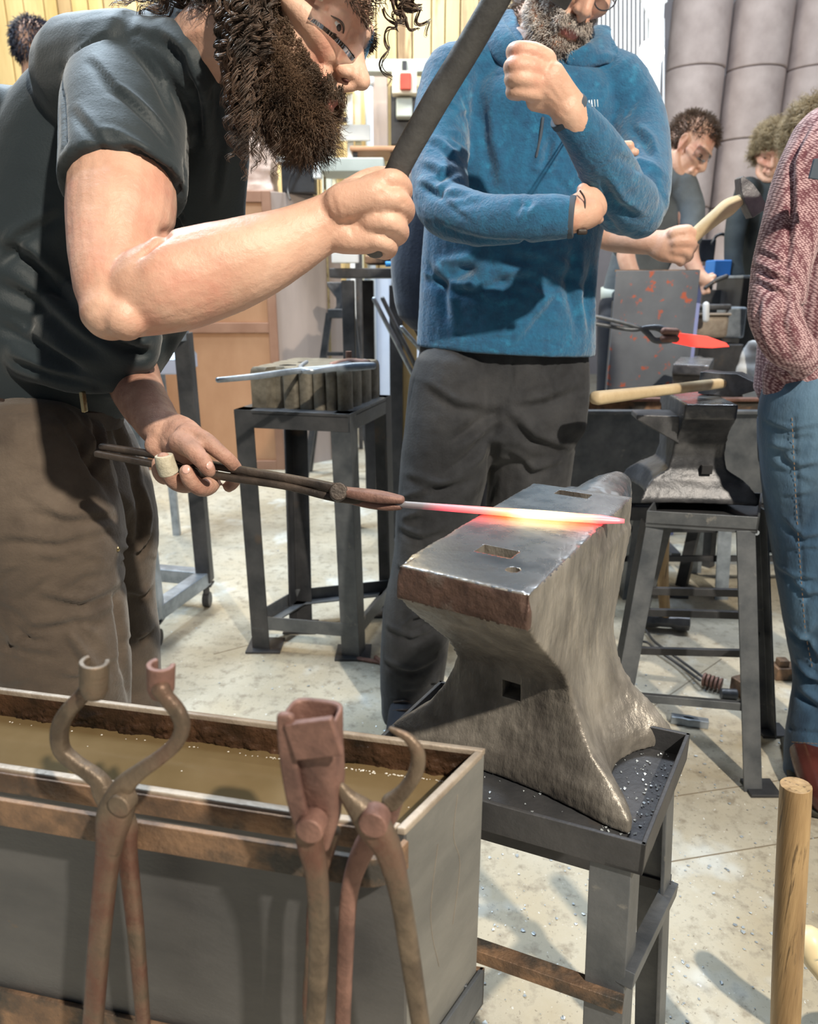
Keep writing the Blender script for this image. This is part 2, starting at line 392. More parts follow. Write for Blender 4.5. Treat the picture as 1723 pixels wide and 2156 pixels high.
# ------------------------------------------------------------------ special materials
def floor_mat():
    m = bpy.data.materials.new('workshop_concrete'); m.use_nodes = True; nt = m.node_tree; N = nt.nodes; L = nt.links; b = N['Principled BSDF']
    tc = N.new('ShaderNodeTexCoord')
    def noise(s, d=8, r=.65):
        n = N.new('ShaderNodeTexNoise'); n.inputs['Scale'].default_value = s; n.inputs['Detail'].default_value = d; n.inputs['Roughness'].default_value = r; L.new(tc.outputs['Object'], n.inputs['Vector']); return n
    def ramp(src, p0, p1, a, c):
        r = N.new('ShaderNodeValToRGB'); r.color_ramp.elements[0].position = p0; r.color_ramp.elements[1].position = p1
        r.color_ramp.elements[0].color = (*a,1); r.color_ramp.elements[1].color = (*c,1); L.new(src, r.inputs[0]); return r
    def mix(f, a, c, mode='MIX'):
        x = N.new('ShaderNodeMix'); x.data_type = 'RGBA'; x.blend_type = mode
        if isinstance(f, float): x.inputs[0].default_value = f
        else: L.new(f, x.inputs[0])
        L.new(a, x.inputs[6])
        if isinstance(c, tuple): x.inputs[7].default_value = (*c,1)
        else: L.new(c, x.inputs[7])
        return x.outputs[2]
    base = ramp(noise(3.5).outputs[0], .32, .68, (.41,.35,.25), (.53,.50,.42))
    c = mix(ramp(noise(28).outputs[0], .50, .66, (0,0,0), (.8,.8,.8)).outputs[0], base.outputs[0], (.25,.21,.155))
    c = mix(ramp(noise(1.7).outputs[0], .50, .66, (0,0,0), (.45,.45,.45)).outputs[0], c, (.24,.21,.17))
    c = mix(ramp(noise(2.6,4).outputs[0], .57, .66, (0,0,0), (.6,.6,.6)).outputs[0], c, (.66,.69,.68))
    c = mix(ramp(noise(110,3).outputs[0], .62, .70, (0,0,0), (.7,.7,.7)).outputs[0], c, (.16,.13,.10))
    c = mix(ramp(noise(75,3).outputs[0], .66, .72, (0,0,0), (.8,.8,.8)).outputs[0], c, (.78,.80,.80))
    L.new(c, b.inputs['Base Color']); b.inputs['Roughness'].default_value = .62
    bp = N.new('ShaderNodeBump'); bp.inputs['Strength'].default_value = .35; bp.inputs['Distance'].default_value = .004
    L.new(noise(45).outputs[0], bp.inputs['Height']); L.new(bp.outputs[0], b.inputs['Normal'])
    return m
def ramp_emit(name, p0, p1, stops, strength=6):
    # glowing steel: temperature runs along the piece (object space)
    m = bpy.data.materials.new(name); m.use_nodes = True; nt = m.node_tree; N = nt.nodes; L = nt.links; b = N['Principled BSDF']
    tc = N.new('ShaderNodeTexCoord'); d = Vector(p1) - Vector(p0)
    vs = N.new('ShaderNodeVectorMath'); vs.operation = 'SUBTRACT'; vs.inputs[1].default_value = p0; L.new(tc.outputs['Object'], vs.inputs[0])
    dt = N.new('ShaderNodeVectorMath'); dt.operation = 'DOT_PRODUCT'; dt.inputs[1].default_value = d / d.length_squared; L.new(vs.outputs[0], dt.inputs[0])
    nz = N.new('ShaderNodeTexNoise'); nz.inputs['Scale'].default_value = 60; L.new(tc.outputs['Object'], nz.inputs['Vector'])
    ad = N.new('ShaderNodeMath'); ad.operation = 'MULTIPLY_ADD'; ad.inputs[1].default_value = .05; L.new(nz.outputs[0], ad.inputs[0]); L.new(dt.outputs['Value'], ad.inputs[2])
    cr = N.new('ShaderNodeValToRGB'); els = cr.color_ramp.elements
    while len(els) < len(stops): els.new(.5)
    for e, (p, c) in zip(els, stops): e.position = p; e.color = (*c, 1)
    L.new(ad.outputs[0], cr.inputs[0]); L.new(cr.outputs[0], b.inputs['Emission Color'])
    b.inputs['Emission Strength'].default_value = strength; b.inputs['Base Color'].default_value = (.30,.30,.32,1); b.inputs['Roughness'].default_value = .5; b.inputs['Metallic'].default_value = .5
    return m
def knit_mat():
    m = bpy.data.materials.new('maroon_marl_knit'); m.use_nodes = True; nt = m.node_tree; N = nt.nodes; L = nt.links; b = N['Principled BSDF']
    tc = N.new('ShaderNodeTexCoord'); mp = N.new('ShaderNodeMapping'); mp.inputs['Rotation'].default_value = (0, radians(28), 0); mp.inputs['Scale'].default_value = (1.0, .5, 1.9)
    L.new(tc.outputs['Object'], mp.inputs[0])
    v = N.new('ShaderNodeTexVoronoi'); v.inputs['Scale'].default_value = 165; v.inputs['Randomness'].default_value = .35; L.new(mp.outputs[0], v.inputs['Vector'])
    n = N.new('ShaderNodeTexNoise'); n.inputs['Scale'].default_value = 9; n.inputs['Detail'].default_value = 5; L.new(tc.outputs['Object'], n.inputs['Vector'])
    ad = N.new('ShaderNodeMath'); ad.operation = 'MULTIPLY_ADD'; ad.inputs[1].default_value = .5; L.new(n.outputs[0], ad.inputs[0]); L.new(v.outputs['Distance'], ad.inputs[2])
    cr = N.new('ShaderNodeValToRGB'); cr.color_ramp.elements[0].position = .48; cr.color_ramp.elements[1].position = .86
    cr.color_ramp.elements[0].color = (.62,.42,.44,1); cr.color_ramp.elements[1].color = (.13,.04,.055,1)
    L.new(ad.outputs[0], cr.inputs[0]); L.new(cr.outputs[0], b.inputs['Base Color'])
    bp = N.new('ShaderNodeBump'); bp.inputs['Strength'].default_value = .5; bp.inputs['Distance'].default_value = -.003; L.new(v.outputs['Distance'], bp.inputs['Height']); L.new(bp.outputs[0], b.inputs['Normal'])
    b.inputs['Roughness'].default_value = .9; b.inputs['Sheen Weight'].default_value = .3
    return m
MT['floor'] = floor_mat(); MT['knit'] = knit_mat()
MT['jeans'] = mat('blue_denim', (.012,.042,.095), (.065,.15,.26), 7, .8, 0, .45, 230, (.16,.27,.38), 4, (.5,.78), stretch=(1,1,.45), sheen=.2)
MT['thread'] = mat('tan_thread', (.35,.22,.12))
MT['thread_w'] = mat('seam', (.12,.09,.07))
MT['swage'] = mat('cast_swage_block', (.13,.115,.09), (.26,.235,.19), 25, .55, .4, .5, 70)
MT['screen'] = mat('blue_grey_plate', (.145,.16,.19), (.20,.22,.25), 4, .45, .3, .1, 60, (.55,.14,.08), 20, (.58,.64))
MT['scale'] = mat('mill_scale_flakes', (.30,.34,.38), (.55,.60,.63), 40, .3, .3)
MT['water'] = mat('brown_quench_water', (.125,.085,.040), (.165,.115,.058), 9, .08, 0, .12, 14)
MT['foam'] = mat('wet_scum', (.6,.56,.48), (.9,.88,.84), 60, .15)
MT['label_white'] = mat('embroidery', (.6,.68,.75), rough=.7)

# ------------------------------------------------------------------ the setting
g = G(); g.box((0, 4.2, -.05), (14, 13, .1)); fl = obj('floor', g, MT['floor'], loc=(0,0,0)); tag(fl, kind='structure')
# hairline joints in the slab: raised dirt lines
g = G()
for a, b_ in [((0.62,1.70),(0.98,2.02)), ((0.50,1.36),(0.98,1.46)), ((-.62,2.05),(.3,2.62)), ((.5,1.18),(1.1,1.3))]:
    g.bar((a[0],a[1],.0005), (b_[0],b_[1],.0005), .0025, .001)
crk = obj('floor_joint', g, mat('joint_dirt', (.22,.18,.13)), parent=fl, kind='stuff')
# flakes of mill scale
rs = random.Random(3); g = G()
for k in range(2600):
    if k < 1700: x = rs.gauss(.45,.42); y = rs.gauss(1.15,.5)
    else: x = rs.uniform(-1.6,1.8); y = rs.uniform(.7,4.2)
    if y < .5: continue
    r = rs.choice([.001,.0012,.0015,.002,.0028,.0045])*rs.uniform(.6,1.1); a = rs.uniform(0,6.28); z = .0012
    pts = [(x+r*cos(a+t)*rs.uniform(.6,1.3), y+r*sin(a+t)*rs.uniform(.6,1.3), z+rs.uniform(0,.0015)) for t in (0,1.3,2.4,3.5,4.9)]
    g.add(pts, [(0,1,2,3,4)])
tag(obj('scale_flakes', g, MT['scale'], loc=(0,0,0)), 'pale blue flakes of mill scale scattered over the concrete floor', 'mill scale', kind='stuff')

# wooden back wall: separate boards (each one a part of the wall)
def boards(wall, x0, x1, y, z0, z1, w0, seed, mats):
    r = random.Random(seed); x = x0
    g = G(); g.box(((x0+x1)/2, y+.05, (z0+z1)/2), ((x1-x0), .03, z1-z0)); root = obj(wall, g, MT['plank_dk'], loc=(0,0,0)); tag(root, kind='structure')
    while x < x1:
        w_ = w0*r.uniform(.75,1.25); g = G(); g.box((x+w_/2, y+r.uniform(-.012,.0), (z0+z1)/2), (w_-.010, .03+r.uniform(0,.012), z1-z0))
        obj('board', g, r.choice(mats), parent=root, bevel=.003); x += w_
    return root
wall = boards('wall_back', -3.3, .72, 6.3, 0, 5.0, .13, 5, [MT['plank'], MT['plank'], MT['plank_dk']])
# added low wall panel; the bluish light there is put into its colour
g = G(); g.box((-.55, 6.2, .62), (1.9, .03, 1.24)); tag(obj('trim_1', g, mat('bluish_light_panel', (.55,.65,.85), (.62,.72,.9), 3, .4), loc=(0,0,0)), kind='structure')
# far right wall behind the rolls
g = G(); g.box((3.4, 9.6, 2.5), (6.6, .1, 5)); tag(obj('wall_right', g, mat('dim_wall', (.30,.28,.30), (.36,.34,.36), 2, .8), loc=(0,0,0)), kind='structure')
# paper rolls, stacked
def roll(x, y, z, r, h, label):
    t = thing('paper_roll', label, 'paper roll', (x, y, z), 'stacked kraft paper rolls')
    g = G(); c = Vector((x,y,z)); R = []
    for zz, rr in [(0,r*.97),(.01,r),(h*.5,r*1.003),(h-.01,r),(h,r*.97)]: R.append([c+Vector((rr*cos(2*pi*i/40), rr*sin(2*pi*i/40), zz)) for i in range(40)])
    g.loft(R); obj('wrapper', g, MT['kraft'], t, smooth=False, bevel=.004)
    g = G(); g.tube([c+Vector((0,0,h)), c+Vector((0,0,h+.004))], [.05,.05], n=16, sub=1, capr=False); obj('core', g, MT['ply_side'], t)
    return t
rr_ = .274; places = ['second column from the stair', 'third column from the stair', 'column at the right edge', 'column by the stair']
for col, (px, Y) in enumerate([(1448,8.0),(1572,8.02),(1696,8.0),(1820,8.02)]):
    cx = P(px, 300, Y).x
    off = [0,.30,.12,.2][col]
    hgt = .62
    for k in range(6 if col != 1 else 6):
        zz = k*hgt
        roll(cx + [.0,.006,-.005,.004,0,.005][k], Y, zz, rr_*[1,.98,1.02,1,1,1][k], hgt-.008,
             'pale brown paper roll, %s level up, in the %s' % (['floor','second','third','fourth','fifth','sixth'][k], ['left column by the stair','column behind the grey jumper man','column above the curly haired man','column at the right edge'][col]))
# white staircase with balusters
st = thing('staircase', 'white painted stair with close vertical balusters and a sloping handrail', 'staircase', (P(1340,300,6.0).x, 6.0, 0))
p = lambda x, y, Y=6.0: P(x, y, Y)
def sbar(name, a, b_, w_, d_=.04): g = G(); g.bar(a, b_, w_, d_, up=(0,1,0)); obj(name, g, MT['white'], st, bevel=.003)
sbar('newel_post', p(1394,-260), Vector((p(1394,300).x,6,0)), .085, .13)
sbar('handrail', p(1270,-260), p(1390,15), .11); sbar('stringer', p(1258,150), p(1390,400), .10)
sbar('handrail', p(1290,-160), p(1390,78), .05)
for k in range(16):
    x = 1262+k*9; y0 = -240+(x-1270)*2.2; y1 = 160+(x-1262)*1.9
    sbar('baluster', p(x, y0), p(x, y1), .014, .02)
# bright work lamp beside the stair
lm = thing('work_lamp', 'glaring white work lamp fixed beside the stair rail', 'lamp', P(1372,112,5.6))
g = G(); g.ell(P(1372,112,5.6), (.085,.03,.085)); obj('lamp_glass', g, mat('lamp_glow', (1,1,1), emit=((.95,.98,1),28)), lm, smooth=True)
g = G(); c = P(1372,112,5.66); g.box(c+Vector((0,.02,0)), (.14,.05,.14)); obj('lamp_housing', g, MT['white'], lm, bevel=.01)
g = G(); g.bar(c+Vector((0,.05,0)), Vector((c.x,c.y+.05,0)), .04,.04); obj('lamp_post', g, MT['white'], lm)

# ------------------------------------------------------------------ tall plywood cabinet
x0, y0 = PH(440, 985, 0).x-.15, 4.45
cb = thing('cabinet', 'tall orange plywood cabinet with framed panels and a pale side', 'cabinet', (x0+.3, y0, 0))
xa = P(600, 985, 4.45).x; xl = xa-1.0; ztop = P(600, 402, 4.45).z
g = G(); g.prism([(xl,y0+.012,0),(xa,y0+.012,0),(xa+.36,y0+.35,0),(xl,y0+.62,0)], (0,0,ztop)); obj('carcass', g, MT['ply_side'], cb, bevel=.004)
def fr(name, xA, xB, zA, zB, m, y=y0, th=.03): g = G(); g.box(((xA+xB)/2, y, (zA+zB)/2), (xB-xA, th, zB-zA)); obj(name, g, m, cb, bevel=.003)
z685 = P(520,690,y0).z
fr('stile', xa-.05, xa, 0, ztop, MT['ply_edge']); fr('stile', xl, xl+.06, 0, ztop, MT['ply_edge'])
for zz in (.03, z685, ztop-.03): fr('rail', xl+.06, xa-.05, zz-.03, zz+.03, MT['ply_edge'])
fr('door_panel', xl+.06, xa-.05, .06, z685-.03, MT['ply'], y0+.008, .016); fr('door_panel', xl+.06, xa-.05, z685+.03, ztop-.06, MT['ply'], y0+.008, .016)
# black box with white lid on the cabinet
bx = thing('tool_case', 'small black case with white lid standing on the plywood cabinet', 'case', P(632,402,4.6))
c = P(632,402,4.6); c.z = ztop; bx.location = c
g = G(); g.box(c+Vector((0,0,.08)), (.19,.14,.16)); obj('case_body', g, MT['black'], bx, bevel=.005)
g = G(); g.box(c+Vector((.0,0,.175)), (.24,.16,.03)); obj('case_lid', g, MT['white'], bx, bevel=.005)
pk = thing('paper_parcel', 'crumpled brown paper parcel wrapped in plastic on the cabinet', 'parcel', c+Vector((-.30,0,0)))
g = G(); g.box(c+Vector((-.30,.02,.17)), (.30,.2,.34)); b = bake(g,.012,6); b['d'] = .02*noise3(b['v'],6,2)+.008*noise3(b['v'],18,5)
finish(b, 'parcel_paper', mat('parcel', (.50,.36,.30), (.66,.52,.45), 12, .35, 0, .5, 40), pk)

# ------------------------------------------------------------------ background machinery between the two near men
by = 4.9
def simple(name, label, cat, c, size, m, bevel=.006, Y=None):
    # c in photo px at Y
    q = P(c[0], c[1], Y or by); sc = depth(q)/FPX
    t = thing(name, label, cat, (q.x, q.y, q.z-size[1]*sc/2))
    g = G(); g.box(q, (size[0]*sc, size[2], size[1]*sc)); obj(name+'_body', g, m, t, bevel=bevel); return t, q, sc
t, q, sc = simple('steel_beam', 'grey green steel beam running level along the boarded wall', 'beam', (835,143), (290,24,.12), MT['beam'], Y=5.6)
for dx in (-.5,.46): g = G(); g.box((q.x+dx, q.y+.03, q.z/2), (.07,.06,q.z)); obj('beam_post', g, MT['beam'], t, bevel=.004)
t, q, sc = simple('switch_box', 'cream electrical switch box with a square red button below the beam', 'switch', (852,177), (52,42,.1), mat('switch_cream', (.75,.70,.58)), Y=5.5)
g = G(); g.box(q+Vector((.008,-.06,0)), (.075,.03,.1)); obj('red_button', g, MT['red'], t, bevel=.008)
g = G(); g.bar(q+Vector((0,0,.05)), q+Vector((0,.05,.14)), .03,.03); obj('bracket', g, MT['black'], t)
t, q, sc = simple('drill_press', 'dark drilling machine standing under the switch box', 'machine', (852,250), (56,110,.22), MT['black'], Y=5.7)
g = G(); g.box(q+Vector((.0,-.16,.03)), (.11,.1,.12)); obj('motor_cover', g, MT['beam'], t, bevel=.01)
g = G(); g.cyl(q+Vector((0,0,-.2)), (q.x,q.y,0), .04); obj('column', g, MT['steel'], t)
g = G(); g.box((q.x,q.y,.02),(.3,.3,.04)); obj('base', g, MT['steel'], t, bevel=.004)
t, q, sc = simple('grey_locker', 'narrow grey board panel standing between the white pipe and the drill', 'panel', (800,245), (34,150,.16), MT['ply_side'], Y=6.16)
t = thing('white_pipe', 'pale blue white vertical pipe against the boards', 'pipe', P(777,175,6.1))
g = G(); a = P(777,165,6.1); g.cyl(a, (a.x,a.y,0), .034); obj('pipe_run', g, mat('pipe_white', (.7,.8,.92), rough=.3), t, smooth=True)
for zz in (a.z-.02, a.z-.5): g = G(); g.cyl((a.x,a.y,zz-.03),(a.x,a.y,zz+.03),.043); obj('pipe_collar', g, MT['white'], t, smooth=True)
t = thing('timber_frame', 'cream timber shelf frame with a white cross board', 'frame', (P(725,300,5.9).x,5.9,0))
for px, m_ in ((696,'cream'),(712,'plank'),(735,'white'),(752,'cream')):
    a = P(px,150,5.9); g = G(); g.box((a.x,5.9,a.z/2),(.045,.05,a.z)); obj('upright', g, MT[m_], t, bevel=.003)
for (px,py,w_,h_,m_) in ((748,280,64,30,'white'),(700,226,60,18,'cream'),(715,345,60,14,'cream'),(718,190,50,12,'plank')):
    q = P(px,py,5.84); sc = depth(q)/FPX; g = G(); g.box(q,(w_*sc,.04,h_*sc)); obj('cross_board', g, MT[m_], t, bevel=.003)
q = P(722,252,5.8); g = G(); g.box(q,(.06,.05,.03)); obj('clamp', g, MT['black'], t)
# bench with clutter
t = thing('work_bench', 'small round topped bench in front of the boards with odds and ends', 'bench', (P(790,325,5.2).x,5.2,0))
q = P(790,324,5.2); g = G(); g.box(q,(.30,.4,.03)); obj('bench_top', g, MT['ply'], t, bevel=.008)
for sx in (-.12,.12):
    for sy in (-.15,.15): g = G(); g.box((q.x+sx,q.y+sy,q.z/2),(.03,.03,q.z)); obj('leg', g, MT['steel'], t)
t, q, sc = simple('control_box', 'low grey and white control box on the metal bench behind the raised fist', 'box', (745,355), (130,26,.3), MT['beam'], Y=4.6)
t, q, sc = simple('spray_can', 'small white aerosol can beside the cream timber frame', 'can', (668,344), (18,60,.06), MT['white'], Y=4.5)
g = G(); g.cyl(q+Vector((0,0,.08)), q+Vector((0,0,.12)), .012); obj('nozzle', g, MT['red'], t)
t = thing('round_gauge', 'pale round gauge disc on a thin post near the bearded chin', 'gauge', P(682,328,4.7))
q = P(682,328,4.7); g = G(); g.cyl(q, q+Vector((0,.02,0)), .035); obj('dial', g, MT['white'], t, smooth=False, bevel=.003)
g = G(); g.cyl(q+Vector((0,.012,0)), (q.x,q.y+.012,0), .008); obj('stem', g, MT['brass'], t)
t = thing('hanging_cable', 'dark cable curving down behind the smith\'s beard', 'cable', P(632,300,4.5))
g = G(); g.tube([P(634,270,4.5),P(630,330,4.5),P(612,372,4.5),P(606,400,4.5),P(611,420,4.45)], .006, n=8); obj('cable_run', g, MT['black'], t, smooth=True)
t = thing('red_valve', 'small red and white valve handle beside the blue fleece sleeve', 'valve', P(867,352,3.6))
g = G(); g.ell(P(867,352,3.6),(.018,.018,.03)); obj('knob', g, MT['red'], t, smooth=True)
g = G(); g.cyl(P(867,366,3.6), P(870,420,3.6), .012); obj('valve_body', g, MT['cream'], t, smooth=True)
g = G(); g.cyl(P(870,420,3.6), Vector((P(870,420,3.6).x,3.6,0)), .01); obj('supply_pipe', g, MT['steel'], t, smooth=True)

# forge hearth with glowing fire, on a dark steel stand
fy = 3.3
t = thing('forge', 'open forge on dark steel legs with orange fire glowing in its mouth', 'forge', (P(790,560,fy).x, fy, 0))
q = P(790,575,fy); sc = depth(q)/FPX
g = G(); g.box((q.x, fy+.2, q.z), (190*sc, .45, .04)); obj('hearth_plate', g, MT['steel'], t, bevel=.004)
for px, yy in ((733,0),(775,.35),(858,0)):
    a = P(px,590,fy+yy); g = G(); g.box((a.x, fy+yy, a.z/2), (.055,.055,a.z)); obj('leg', g, MT['steel'] if px != 775 else MT['black'], t, bevel=.004)
a = P(815,545,fy); g = G(); g.box((a.x,fy+.22,a.z+.0), (.20,.3,.035)); obj('fire_pan', g, MT['rust'], t, bevel=.006)
a = P(815,500,fy)
g = G(); g.box((a.x+.02,fy+.30,a.z+.015), (.26,.22,.05)); obj('firebox_roof', g, MT['black'], t, bevel=.01)
g = G(); g.box((a.x+.02,fy+.34,a.z-.04), (.24,.12,.1)); obj('firebox_back', g, MT['black'], t)
rs = random.Random(9); g = G()
for k in range(26):
    c = P(802+rs.uniform(0,44), 500+rs.uniform(-10,11), fy+.22+rs.uniform(-.03,.03)); r = rs.uniform(.010,.02)
    g.ell(c, (r,r,r*.8), n=7, m=5)
obj('glowing_coals', g, mat('fire', (.9,.2,.05), emit=((1,.22,.03),9)), t, kind='stuff')
g = G(); g.box(P(722,541,fy-.02),(.09,.06,.05)); g.box(P(748,541,fy-.02),(.03,.06,.05)); obj('fire_brick', g, MT['white'], t, bevel=.004)
t2 = thing('gas_bottle_cap', 'bright blue plastic cap lying on the forge plate', 'cap', P(828,552,fy-.05))
g = G(); g.cyl(P(812,556,fy+.0), P(846,556,fy+.0), .011); obj('cap_body', g, mat('bright_blue', (.05,.35,.8)), t2, smooth=True)

# small anvil on tripod stand, far
ay = 4.2
t = thing('small_anvil', 'small pale edged anvil seen past the forge legs', 'anvil', P(712,650,ay))
g = G(); g.prism([P(688,594,ay),P(735,594,ay),P(735,606,ay),P(722,626,ay),P(722,645,ay),P(735,655,ay),P(700,655,ay),P(708,645,ay),P(708,628,ay),P(690,604,ay)], (0,.09,0)); obj('anvil_body', g, MT['anvil_dark'], t, bevel=.004)
t = thing('tripod_stand', 'slender dark stand with splayed legs under the small far anvil', 'stand', (P(712,700,ay).x, ay, 0))
a, b_, c, d = P(692,660,ay), P(740,660,ay), P(678,760,ay), P(752,760,ay)
g = G(); g.bar(a, b_, .09, .05); obj('stand_top', g, MT['steel'], t, bevel=.004)
def toz(a, b_): # extend a->b to the floor
    k = a.z/(a.z-b_.z); return a+(b_-a)*k
for aa, bb in ((a,c),(b_,d)):
    e = toz(aa, bb)
    for yy in (0,.2): g = G(); g.bar(aa+Vector((0,.04,0)), e+Vector((0,yy,0)), .035,.035,up=(0,1,0)); obj('leg', g, MT['steel'], t)
g = G(); g.bar(P(690,745,ay), P(745,745,ay), .03,.02); obj('cross_bar', g, MT['steel'], t)

# rods and tongs leaning in a steel post rack
t = thing('post', 'rough dark timber post with pale planks standing behind the leaning tongs', 'post', (P(845,700,3.0).x,3.0,0))
a = P(833,600,3.0); b_ = P(858,600,3.0)
g = G(); g.box((a.x, 3.02, a.z/2), (.05,.07,a.z)); obj('post_timber', g, MT['steel'], t, bevel=.004)
g = G(); g.box((b_.x+.01, 3.06, a.z/2), (.06,.04,a.z)); obj('post_plank', g, MT['plank'], t, bevel=.004)
g = G(); g.box((a.x+.03, 3.05, .03), (.22,.2,.06)); obj('post_foot', g, MT['steel'], t, bevel=.004)
for (x0_,y0_,x1_,y1_,lb,m_) in ((788,630,870,790,'leftmost pale steel rod leaning against the timber post','steel_blue'),(806,629,882,785,'middle steel rod leaning against the timber post','steel_grey'),(846,690,885,735,'short bright steel rod low beside the dark trouser leg','steel_blue')):
    t = thing('steel_rod', lb, 'rod', P(x1_,y1_,2.9))
    g = G(); e = P(x0_,y0_,2.85); f_ = P(x1_,y1_,2.9); g.tube([e, f_, toz(e,f_)], [.009,.009,.009], n=8, sub=1); obj('rod_shaft', g, MT[m_], t, smooth=True)
# ------------------------------------------------------------------ main anvil
def rot2(d): d = Vector((d[0], d[1], 0)).normalized(); return d, Vector((d.y, -d.x, 0))   # forward, right
def anvil_loft(g, org, fwd, right, w, z_face, z_base, L_heel, L_front, scale=1, foot=1.0):
    # vertical loft; u along fwd, v along right; rings from base up. returns body
    H = z_face - z_base
    def ring(z, u0, u1, v, arch_u=0, arch_v=0, rc=.012, n=15, ufac=1):
        pts = []
        def edge(a, b_, arch):  # straight edge with concave arch
            for k in range(n):
                t = k/n; s = max(0, (1-(2*t-1)**2)*1.45-.45)
                yield t, s
        cs = [(u0,-v),(u1,-v),(u1,v),(u0,v)]
        for i in range(4):
            a, b_ = cs[i], cs[(i+1)%4]
            arch = arch_v if i in (0,2) else arch_u
            nx, ny = ((0,1) if i == 0 else (-1,0) if i == 1 else (0,-1) if i == 2 else (1,0))
            for t, s in edge(a, b_, arch):
                pts.append(org + fwd*(a[0]+(b_[0]-a[0])*t+nx*s*arch) + right*(a[1]+(b_[1]-a[1])*t+ny*s*arch) + Vector((0,0,z-org.z)))
        return pts
    return ring, H
ORG = Vector((.0465,.62,.86)); FW, RT = rot2((.52,.854)); RTv = RT
def A(u, v, z): return ORG + FW*u + RT*v + Vector((0,0,z-.86))
W2 = .0705
an = thing('anvil', 'large worn steel anvil with the glowing bar across its face', 'anvil', A(.17,0,.635))
ring, HH = anvil_loft(None, ORG, FW, RT, .14, .86, .625, 0, 0)
g = G(); R = []
#        z     u0    u1   v   arch_u arch_v
prof = [(.562,.104,.304,.156,.016,.046),(.578,.103,.304,.155,.017,.047),(.590,.108,.303,.146,.014,.042),(.605,.118,.307,.128,.010,.034),(.625,.127,.302,.104,.006,.020),
        (.650,.134,.298,.088,.006,.009),(.675,.137,.300,.077,.001,.002),(.695,.135,.304,.071,0,0),(.712,.124,.310,.069,0,0),(.735,.102,.320,.0685,0,0),(.760,.073,.330,.0685,0,0),
        (.785,.044,.338,.069,0,0),(.808,.017,.345,.0695,0,0),(.8255,.003,.350,.0700,0,0)]
for z,u0,u1,v,au,av in prof: R.append(ring(z,u0,u1,v,au,av,n=18))
g.loft(R)
# heel step plate, slightly proud, and the face block
g2 = G(); g2.prism([A(-.000,-W2,.822),A(.356,-W2,.822),A(.356,W2*.93,.822),A(-.000,W2,.822)], (0,0,.0378))
# step block and horn
g3 = G(); g3.prism([A(.33,-.062,.79),A(.405,-.034,.79),A(.405,.036,.79),A(.33,.066,.79)], (0,0,.060))
hp = []
for k in range(9):
    t = k/8; hp.append((A(.36+.145*t, .004, .812+.020*t**1.3), .046*(1-t**2.2*.52)))
g4 = G(); g4.tube([a for a,_ in hp], [b_ for _,b_ in hp], n=28, side=(0,0,1), sub=1, dr=.95)
g.add(g2.v,g2.f); g.add(g3.v,g3.f); g.add(g4.v,g4.f)
b = bake(g, .0028, 4)
V = b['v']; uu = (V-np.array(ORG))@np.array(FW); vv = (V-np.array(ORG))@np.array(RT); zz = V[:,2]
up = b['n'][:,2]; d = .0010*noise3(V,22,3)+.0006*noise3(V,60,4)
d = np.where((zz>.857), d*.12, d)
# hammered, chipped edges of the face
edge = (zz>.835)&(np.abs(np.abs(vv)-W2)<.007)
d -= edge*np.clip(noise3(V,14,8)-.15,0,1)*.006
# chips on right edge where the bar ends
for (cu,cv,cz,r,dp) in ((.215,.07,.858,.007,.004),(.19,.069,.855,.005,.003),(.15,.07,.86,.006,.003),(.10,.0705,.86,.005,.0025)):
    c = np.array(A(cu,cv,cz)); q = np.linalg.norm(V-c,axis=1); d -= dp*np.exp(-(q/r)**2)
# casting hollow under heel
c = np.array(A(.052,-.012,.775)); q = np.linalg.norm((V-c)*np.array([1,1,2]),axis=1); d -= .004*np.exp(-(q/.02)**2)
for k in range(26):
    rr = random.Random(k); c = np.array(A(rr.uniform(.10,.33),.07,rr.uniform(.62,.84)))
    dv = V-c; q = np.sqrt((dv@np.array(FW))**2*rr.uniform(30,90)+(dv@np.array(RT))**2+(dv[:,2])**2*rr.uniform(.5,1.3)); d -= .0013*np.exp(-(q/.018)**2)
b['d'] = d
ab = finish(b, 'anvil_body', MT['anvil'], an)
me = ab.data; me.materials.append(MT['anvil_face']); me.materials.append(MT['anvil_rust'])
fn = np.array([tuple(p_.normal) for p_ in me.polygons]); fc = np.array([tuple(p_.center) for p_ in me.polygons])+np.array(wloc(an))
fu = (fc-np.array(ORG))@np.array(FW)
mi = np.zeros(len(fc), dtype=np.int32)
mi[(fc[:,2]>.852)&(fn[:,2]>.55)] = 1; mi[(fu>.36)&(fn[:,2]>.2)&(fc[:,2]>.80)] = 1; mi[(fu>.30)&(fc[:,2]>.846)&(fn[:,2]>.5)] = 1
mi[(fu<.006)&(fc[:,2]>.824)&(fc[:,2]<.857)] = 2
me.polygons.foreach_set('material_index', mi)
# holes: cut with boolean
def hole(g): 
    o = obj('cutter', g, None); return o
def onU(px, py, u):
    r = ray(px, py); r2 = r.x*FW.x+r.y*FW.y; t = (u+ORG.x*FW.x+ORG.y*FW.y)/r2; q = Vector((0,0,CH))+r*t
    return (q-ORG).x*RT.x+(q-ORG).y*RT.y, q.z
HV, HZ = onU(1074, 1457, .134)
cut = G()
def hbox(u, v, du, dv, z0=.80, z1=.88): cut.prism([A(u-du,v-dv,z0),A(u+du,v-dv,z0),A(u+du,v+dv,z0),A(u-du,v+dv,z0)], (0,0,z1-z0))
hbox(.084,.000,.0115,.020,.822); hbox(.328,-.004,.0105,.022,.830)
cut.cyl(A(.046,.034,.83), A(.046,.034,.88), .0068, n=18)
cut.prism([A(.08,HV-.0115,HZ-.0115),A(.08,HV+.0115,HZ-.0115),A(.08,HV+.0115,HZ+.0115),A(.08,HV-.0115,HZ+.0115)], FW*.085)
